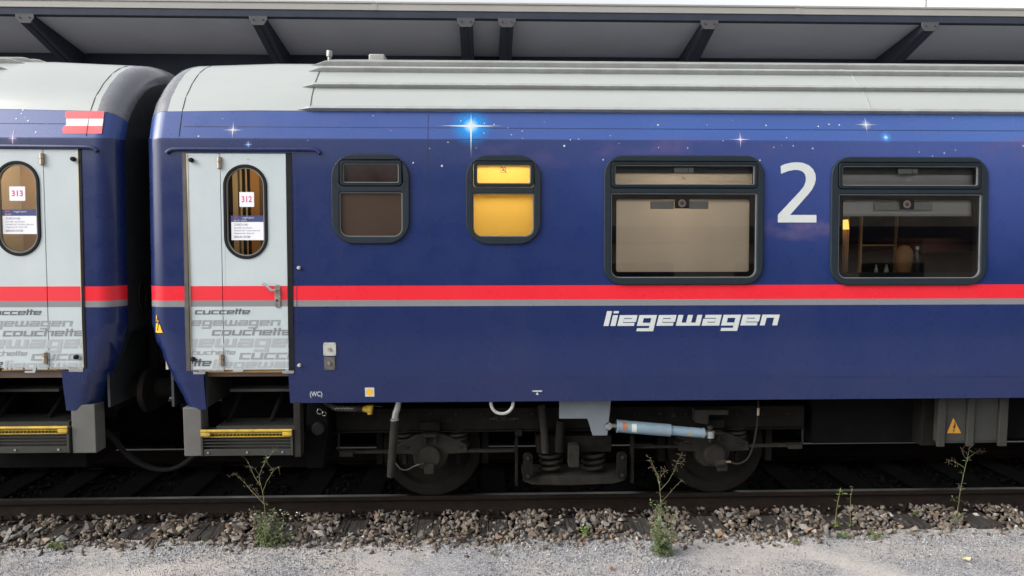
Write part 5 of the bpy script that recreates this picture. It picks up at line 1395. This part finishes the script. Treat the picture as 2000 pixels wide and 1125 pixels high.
b = MB(); q = hit(732, 792, yv); b.tube([(q[0] - .03, yv, q[1]), (q[0] + .06, yv, q[1] - .01)], .007, 6); b.build('cock_lever', M['grimelt'], RC_ROOT)
# round filler cap on its box
yq = -1.12
b = MB(); x0, zt_ = hit(592, 790, yq); x1, zb_ = hit(640, 880, yq); b.prism([[hit(*p, yq) for p in ((600, 788), (641, 788), (641, 850), (630, 915), (598, 915), (596, 850))][::-1]], -.25, 0, at_y(yq)); bxo = b.build('valve_box', M['grimedk'], RC_ROOT, bevel=.01)
x, z = hit(622.5, 836, yq); b = MB(); b.lathe_y(x, z, [(0, yq - .05), (.050, yq - .05), (.056, yq - .04), (.056, yq)], 24); b.build('filler_cap', M['grimelt'], bxo)
for px_, py_, r_ in ((624, 804, .022), (633, 808, .018)):
    x, z = hit(px_, py_, yq - .03); b = MB(); b.tube([(x + r_ * math.cos(R(a)), yq - .03, z + r_ * math.sin(R(a))) for a in range(0, 361, 24)], .0032, 5, cap=False); b.build('key_ring', M['chrome'], bxo)
# pipe runs, hangers and brake gear under the floor
for y_, z_, r_, xa, xb, m_ in ((-1.02, 1.0, .018, -1.5, 9.0, 'grimelt'), (-.86, .96, .024, -1.4, 9.0, 'grime'), (-1.16, 1.012, .010, -1.2, 9.0, 'grime')):
    b = MB(); b.tube([(xa, y_, z_ - .05), (xa + .06, y_, z_), (xb, y_, z_)], r_, 10); b.build('pipe', M[m_], RC_ROOT, smooth=50)
for x_ in np.arange(-1.1, 5.0, .74):
    b = MB(); b.box(x_ - .015, x_ + .015, -1.06, -.98, .965, 1.06); b.build('pipe_hanger', M['grime'], RC_ROOT)
for px_ in (742, 948, 1292, 1500):
    x_ = hit(px_, 880, -.78)[0]; b = MB(); b.box(x_ - .03, x_ + .03, -.80, -.70, .30, .62); b.tube([(x_, -.75, .6), (x_, -.75, .95)], .02, 8); b.build('brake_block', M['grime'], bogie, bevel=.006)
for px_ in np.linspace(690, 1540, 18):
    b = MB(); x_, z_ = hit(px_, 803, YB - .02); b.cyl((x_, YB - .001, z_ - .03), (x_, YB - .014, z_ - .03), .011, 6); b.build('frame_bolt', M['grimelt'], bogie)
# sensor cables
def cable(pts, r, mat, name, y=-1.14):
    P = [Vector((*(lambda q: (q[0], y, q[1]))(hit(px, py, y)),)) for px, py in pts]; out = []
    for i in range(len(P) - 1):
        p0, p1, p2, p3 = P[max(i - 1, 0)], P[i], P[i + 1], P[min(i + 2, len(P) - 1)]
        for k in range(6):
            t = k / 6; out.append(.5 * ((2 * p1) + (p2 - p0) * t + (2 * p0 - 5 * p1 + 4 * p2 - p3) * t * t + (3 * p1 - p0 - 3 * p2 + p3) * t ** 3))
    out.append(P[-1]); b = MB(); b.tube(out, r, 8); return b.build(name, mat, RC_ROOT, smooth=60)
cable([(773, 905), (783, 916), (795, 917.5), (808, 911), (819, 907)], .006, M['post'], 'sensor_cable')
cable([(819, 907), (828, 906)], .013, M['grimelt'], 'cable_plug')
cable([(1481, 782), (1480, 810), (1477, 840), (1470, 875), (1458, 898), (1440, 906), (1426, 902)], .0085, M['grimelt'], 'sensor_cable')
cable([(1481, 797), (1480.5, 811)], .013, M['hinge'], 'cable_plug'); cable([(1417, 902), (1427, 902)], .012, M['hinge'], 'cable_plug')
cable([(1416, 903), (1408, 904), (1398, 905)], .032, M['grimelt'], 'sensor_housing')
# hose hanging between the coaches
o = cable([(205, 842), (222, 858), (245, 885), (275, 906), (305, 916), (335, 916), (360, 905), (380, 888), (392, 870)], .024, M['rubber'], 'brake_hose', -.85)
o['label'] = 'black brake hose sagging between the coaches'
# dark equipment along the underframe and the grey battery box
b = MB(); b.box(hx(1590), hx(1826), -.95, .9, hz(874), 1.055); b.build('equipment_box', M['grimedk'], RC_ROOT, bevel=.01)
b = MB(); b.box(hx(1800, -1.1), hx(1828, -1.1), -1.1, -.5, hz(878, -1.1), 1.055); b.build('equipment_box', M['grime'], RC_ROOT, bevel=.01)
yb = -1.2
b = MB(); b.box(hx(1836, yb), hx(1963, yb), yb, -.3, hz(873, yb), 1.055); bb_ = b.build('battery_box', M['greybox'], RC_ROOT, bevel=.008)
for a_, c_ in ((1828, 1842), (1885, 1898), (1947, 1963)):
    b = MB(); b.box(hx(a_, yb), hx(c_, yb), yb - .03, yb - .001, hz(878, yb), 1.05); b.build('box_rib', M['greybox'], bb_, bevel=.005)
b = MB(); b.box(hx(1843, yb), hx(1884, yb), yb - .006, yb - .0015, hz(868, yb), 1.04); b.build('box_door', M['greybox'], bb_, bevel=.003)
b = MB(); b.box(hx(1899, yb), hx(1946, yb), yb - .006, yb - .0015, hz(868, yb), 1.04); b.build('box_door', M['greybox'], bb_, bevel=.003)
warning(1849, 1877, 815.5, 846, 1861.5, bb_, at_y(yb - .008), yb - .008)
b = MB(); b.box(hx(1990, yb), 9, -1.0, .9, .55, 1.055); b.build('equipment_box', M['grimedk'], RC_ROOT, bevel=.01)
b = MB(); b.box(-12.5, hit(110, 850, -.9)[0] - .4, -.95, .95, .5, 1.01); b.build('equipment_box', M['grimedk'], LC_ROOT, bevel=.01)

# ------------------------------------------------------------------ weeds
def leaf_tri(b, p, d, L, w, mi=0):
    d = Vector(d).normalized(); side = d.cross(Vector((random.uniform(-1, 1), random.uniform(-1, 1), 1))).normalized() * w; p = Vector(p)
    mid = p + d * L * .5 + Vector((0, 0, .1 * L)); b.add([p, mid + side, p + d * L, mid - side], [(0, 1, 2, 3)], mi)
def weed(name, base_px, branches, label, cat='weed', zg=-.2, leaves=None, seeds=0, mats=('stem', 'drystem'), r0=.0036, bushy=0, bw=.07, bh=.25, leafmat='leaf', group=None):
    bx_, by_ = gnd(base_px[0], base_px[1], zg)
    t = empty(name, (bx_, by_, zg), label, cat, group)
    rr = random.Random(base_px[0])
    st, dry, lf, sd = MB(), MB(), MB(), MB()
    for bi, br_ in enumerate(branches):
        P = []
        sw = rr.uniform(-.05, .05) if bi else 0
        for k, (px, py) in enumerate(br_):
            yy = by_ + sw * k; x, z = hit(px, py, yy); P.append(Vector((x, yy, z)))
        # smooth
        Q = []
        for i in range(len(P) - 1):
            for k in range(4): Q.append(P[i].lerp(P[i + 1], k / 4) + Vector((rr.gauss(0, .0012), rr.gauss(0, .0012), 0)))
        Q.append(P[-1])
        r = r0 if bi == 0 else r0 * .58
        (st if bi == 0 or rr.random() < .6 else dry).tube(Q, [r * (1 - .72 * i / len(Q)) for i in range(len(Q))], 5)
        for i, q in enumerate(Q):
            if i < len(Q) * .25: continue
            for _ in range(seeds * 2):
                if rr.random() < .42:
                    d = Vector((rr.gauss(0, 1), rr.gauss(0, 1), rr.gauss(.2, 1))).normalized(); L = rr.uniform(.012, .042)
                    e = q + d * L; sd.tube([q, q.lerp(e, .6) + Vector((0, 0, .003)), e], .0010, 3, cap=False)
                    if rr.random() < .6: sd.tube([e, e + d * .007], [.0030, .0014], 4)
            if leaves and rr.random() < leaves: leaf_tri(lf, q, (rr.gauss(0, 1), rr.gauss(0, .6), rr.uniform(-.3, .8)), rr.uniform(.02, .05), rr.uniform(.004, .009))
    if bushy:
        ns = max(4, bushy // 26)
        for q in range(ns):
            a = rr.uniform(0, 6.28); hh_ = bh * rr.uniform(.2, 1.0); out = bw * rr.uniform(.35, 1.9) * (1.3 - hh_ / bh * .8); ox = rr.gauss(0, bw * .45); oy = rr.gauss(0, bw * .3)
            pts = [Vector((bx_ + ox + out * math.cos(a) * t ** 1.3, by_ + oy + out * .7 * math.sin(a) * t ** 1.3, zg + hh_ * t)) for t in (0, .25, .5, .75, 1)]
            st.tube(pts, [.0026, .0022, .0018, .0014, .0007], 4)
            for _ in range(bushy // ns):
                tq = rr.uniform(.08, 1); p = pts[0].lerp(pts[-1], tq); p.x = bx_ + ox + out * math.cos(a) * tq ** 1.3 + rr.gauss(0, .006); p.y = by_ + oy + out * .7 * math.sin(a) * tq ** 1.3 + rr.gauss(0, .006)
                b_ = rr.uniform(0, 6.28); leaf_tri(lf, p, (math.cos(b_), math.sin(b_), rr.uniform(-.5, .7)), rr.uniform(.016, .050) * (1.15 - .5 * tq), rr.uniform(.004, .010))
    for mb, nm, mt in ((st, 'stem', mats[0]), (dry, 'dry_branch', mats[1]), (lf, 'leaves', leafmat), (sd, 'seed_heads', 'drystem')):
        if mb.v: 
            o = mb.build(nm, M[mt], t, smooth=50 if nm != 'leaves' else None)
            if nm in ('seed_heads', 'leaves'): o['kind'] = 'stuff'
    return t
weed('tall_weed', (521, 1066), [[(521, 1066), (519, 1020), (516, 985), (513, 960), (507, 938), (507, 926), (513, 912), (520, 900), (531, 885), (541, 876)],
     [(513, 960), (521, 940), (533, 920), (543, 912), (546, 918)], [(515, 984), (502, 970), (488, 955), (475, 940), (462, 928), (454, 926), (448, 932)], [(508, 948), (498, 933), (490, 915), (486, 905), (480, 896), (471, 889)],
     [(507, 928), (500, 918), (494, 912), (482, 913)], [(513, 912), (521, 890), (526, 880)], [(514, 978), (507, 968), (499, 960), (488, 949), (483, 951)], [(520, 902), (530, 914), (534, 918)], [(517, 1010), (507, 1002), (498, 996), (494, 1001)], [(516, 983), (521, 982), (524, 986)]],
     'tall branching weed with dry tips and leafy foot in front of the boarding step', leaves=.10, seeds=1, bushy=640, bw=.10, bh=.33)
weed('tall_weed', (1289, 1082), [[(1289, 1082), (1290, 1030), (1291, 990), (1290, 965), (1288, 945), (1286, 930), (1277, 912), (1270, 895), (1262, 890)], [(1290, 957), (1305, 940), (1317, 920), (1322, 905), (1326, 896), (1333, 886)], [(1291, 982), (1306, 965), (1321, 948), (1331, 938), (1340, 945)],
     [(1286, 942), (1282, 925), (1275, 915), (1272, 905)], [(1288, 945), (1290, 925), (1292, 912)], [(1290, 930), (1298, 922), (1302, 920)], [(1291, 985), (1297, 982), (1301, 984)], [(1322, 905), (1330, 905), (1333, 902)], [(1291, 1000), (1285, 997), (1279, 995)], [(1289, 1045), (1272, 1030), (1266, 1020)]],
     'tall forked weed with bare top and green base in front of the right wheel', leaves=.12, seeds=1, bushy=680, bw=.10, bh=.46)
weed('tall_weed', (1863, 1018), [[(1863, 1018), (1870, 995), (1875, 965), (1879, 940), (1886, 910), (1891, 890), (1893, 875), (1896, 862)], [(1882, 912), (1872, 906), (1862, 900), (1854, 901), (1852, 907)], [(1890, 895), (1905, 884), (1915, 879), (1920, 884)], [(1888, 897), (1881, 887), (1881, 875), (1888, 868)],
     [(1893, 876), (1903, 868), (1902, 856)], [(1875, 962), (1873, 950), (1872, 945)], [(1876, 958), (1885, 953)], [(1880, 926), (1877, 918)], [(1872, 980), (1864, 978), (1861, 972)], [(1873, 975), (1885, 983), (1892, 985)], [(1867, 1003), (1874, 1015), (1877, 1020)]],
     'slender single weed leaning right, in front of the grey box with the yellow triangle', zg=-.17, leaves=.22, seeds=1, bushy=20, bw=.06, bh=.12)
weed('hooked_shoot', (1631, 1028), [[(1631, 1028), (1633, 1005), (1636, 980), (1640, 962), (1644, 958), (1646, 966)]], 'thin green shoot with a hooked tip, left of a close pair', 'weed', -.17, leaves=.9, bushy=10, bw=.03, bh=.05, r0=.004, leafmat='brightleaf')
weed('upright_shoot', (1661, 1028), [[(1661, 1028), (1661, 1000), (1661, 975), (1665, 950)]], 'thin straight green shoot just right of the hooked one', 'weed', -.17, leaves=.8, bushy=8, bw=.03, bh=.05, r0=.003)
weed('flowering_weed', (580, 1045), [[(580, 1045), (578, 1020), (584, 1015), (580, 1000)], [(580, 1025), (595, 1016), (598, 1003)], [(578, 1020), (571, 1008), (551, 1002), (548, 998)], [(596, 1016), (604, 1025), (606, 1035)]], 'small weed with tiny white flowers among the stones, right of the tall leafy weed', 'weed', -.17, r0=.0035, bushy=0, mats=('drystem', 'drystem'))
ft = bpy.data.objects['flowering_weed']
for px, py in ((548, 996), (551, 1003), (556, 1004), (563, 1004), (578, 1007), (580, 1001), (591, 1007), (592, 1014), (569, 1028), (567, 1034), (568, 1013)):
    by_ = gnd(580, 1045, -.17)[1]; x, z = hit(px, py, by_); b = MB(); v, f = ROCKS[px % 9]; b.add([(x + q[0] * .009, by_ + q[1] * .009, z + q[2] * .010) for q in v], [tuple(int(i) for i in q) for q in f]); b.build('flower', M['petal'], ft, smooth=None)
for base, lab, bn, bw, bh, lm in (((104, 1074), 'bright green tuft on the gravel at the far left', 70, .05, .11, 'brightleaf'), ((1147, 1052), 'grassy green tuft on the stones near the middle of the track', 55, .045, .14, 'brightleaf'), ((837, 1050), 'pale green tuft at the edge of the ballast below the drain pipe', 26, .03, .08, 'leaf'),
                              ((965, 1085), 'tiny yellowish tuft alone on the gravel below the middle wheel gap', 16, .02, .05, 'stem'), ((1705, 1052), 'green grass tuft on the gravel edge right of the two shoots', 40, .05, .11, 'brightleaf'), ((1646, 1052), 'low dark green patch of leaves below the two shoots', 45, .06, .05, 'leaf'), ((1789, 1008), 'small pale shoot among the stones left of the leaning weed', 12, .02, .09, 'brightleaf'),
                              ((1558, 1062), 'dry brownish tuft on the gravel edge right of the forked weed', 22, .035, .06, 'stem'), ((400, 1062), 'faint dry tuft on the gravel left of the tall leafy weed', 14, .03, .04, 'leaf')):
    weed('grass_tuft', base, [[base, (base[0] + 2, base[1] - bh * 150)]], lab, 'grass tuft', -.2, r0=.002, bushy=bn, bw=bw, bh=bh, leafmat=lm, mats=('leaf', 'leaf'), group='small green tufts beside the track')
def fallen(px, py, L, mat, label, n=1):
    x, y = gnd(px, py, -.195); b = MB()
    for k in range(n):
        ox, oy = (random.uniform(-.05, .05), random.uniform(-.04, .04)) if n > 1 else (0, 0)
        a = random.uniform(0, 6.28); pts = [(-.5, 0, .12), (-.25, .30, .02), (.15, .33, .10), (.5, .05, .25), (.2, -.28, .03), (-.2, -.30, .16)]
        b.add([(x + ox + L * (p[0] * math.cos(a) - p[1] * math.sin(a)), y + oy + L * (p[0] * math.sin(a) + p[1] * math.cos(a)), -.192 + L * p[2]) for p in pts] + [(x + ox, y + oy, -.190)], [(6, i, (i + 1) % 6) for i in range(6)])
    o = b.build('fallen_leaf', M[mat], None, smooth=None); tag(o, label, 'leaf')
fallen(1887, 1094, .085, 'deadleaf', 'pale yellow fallen leaf on the gravel at the lower right')
fallen(1195, 1112, .055, 'redleaf', 'crumpled rust-brown dead leaf on the gravel near the bottom middle')
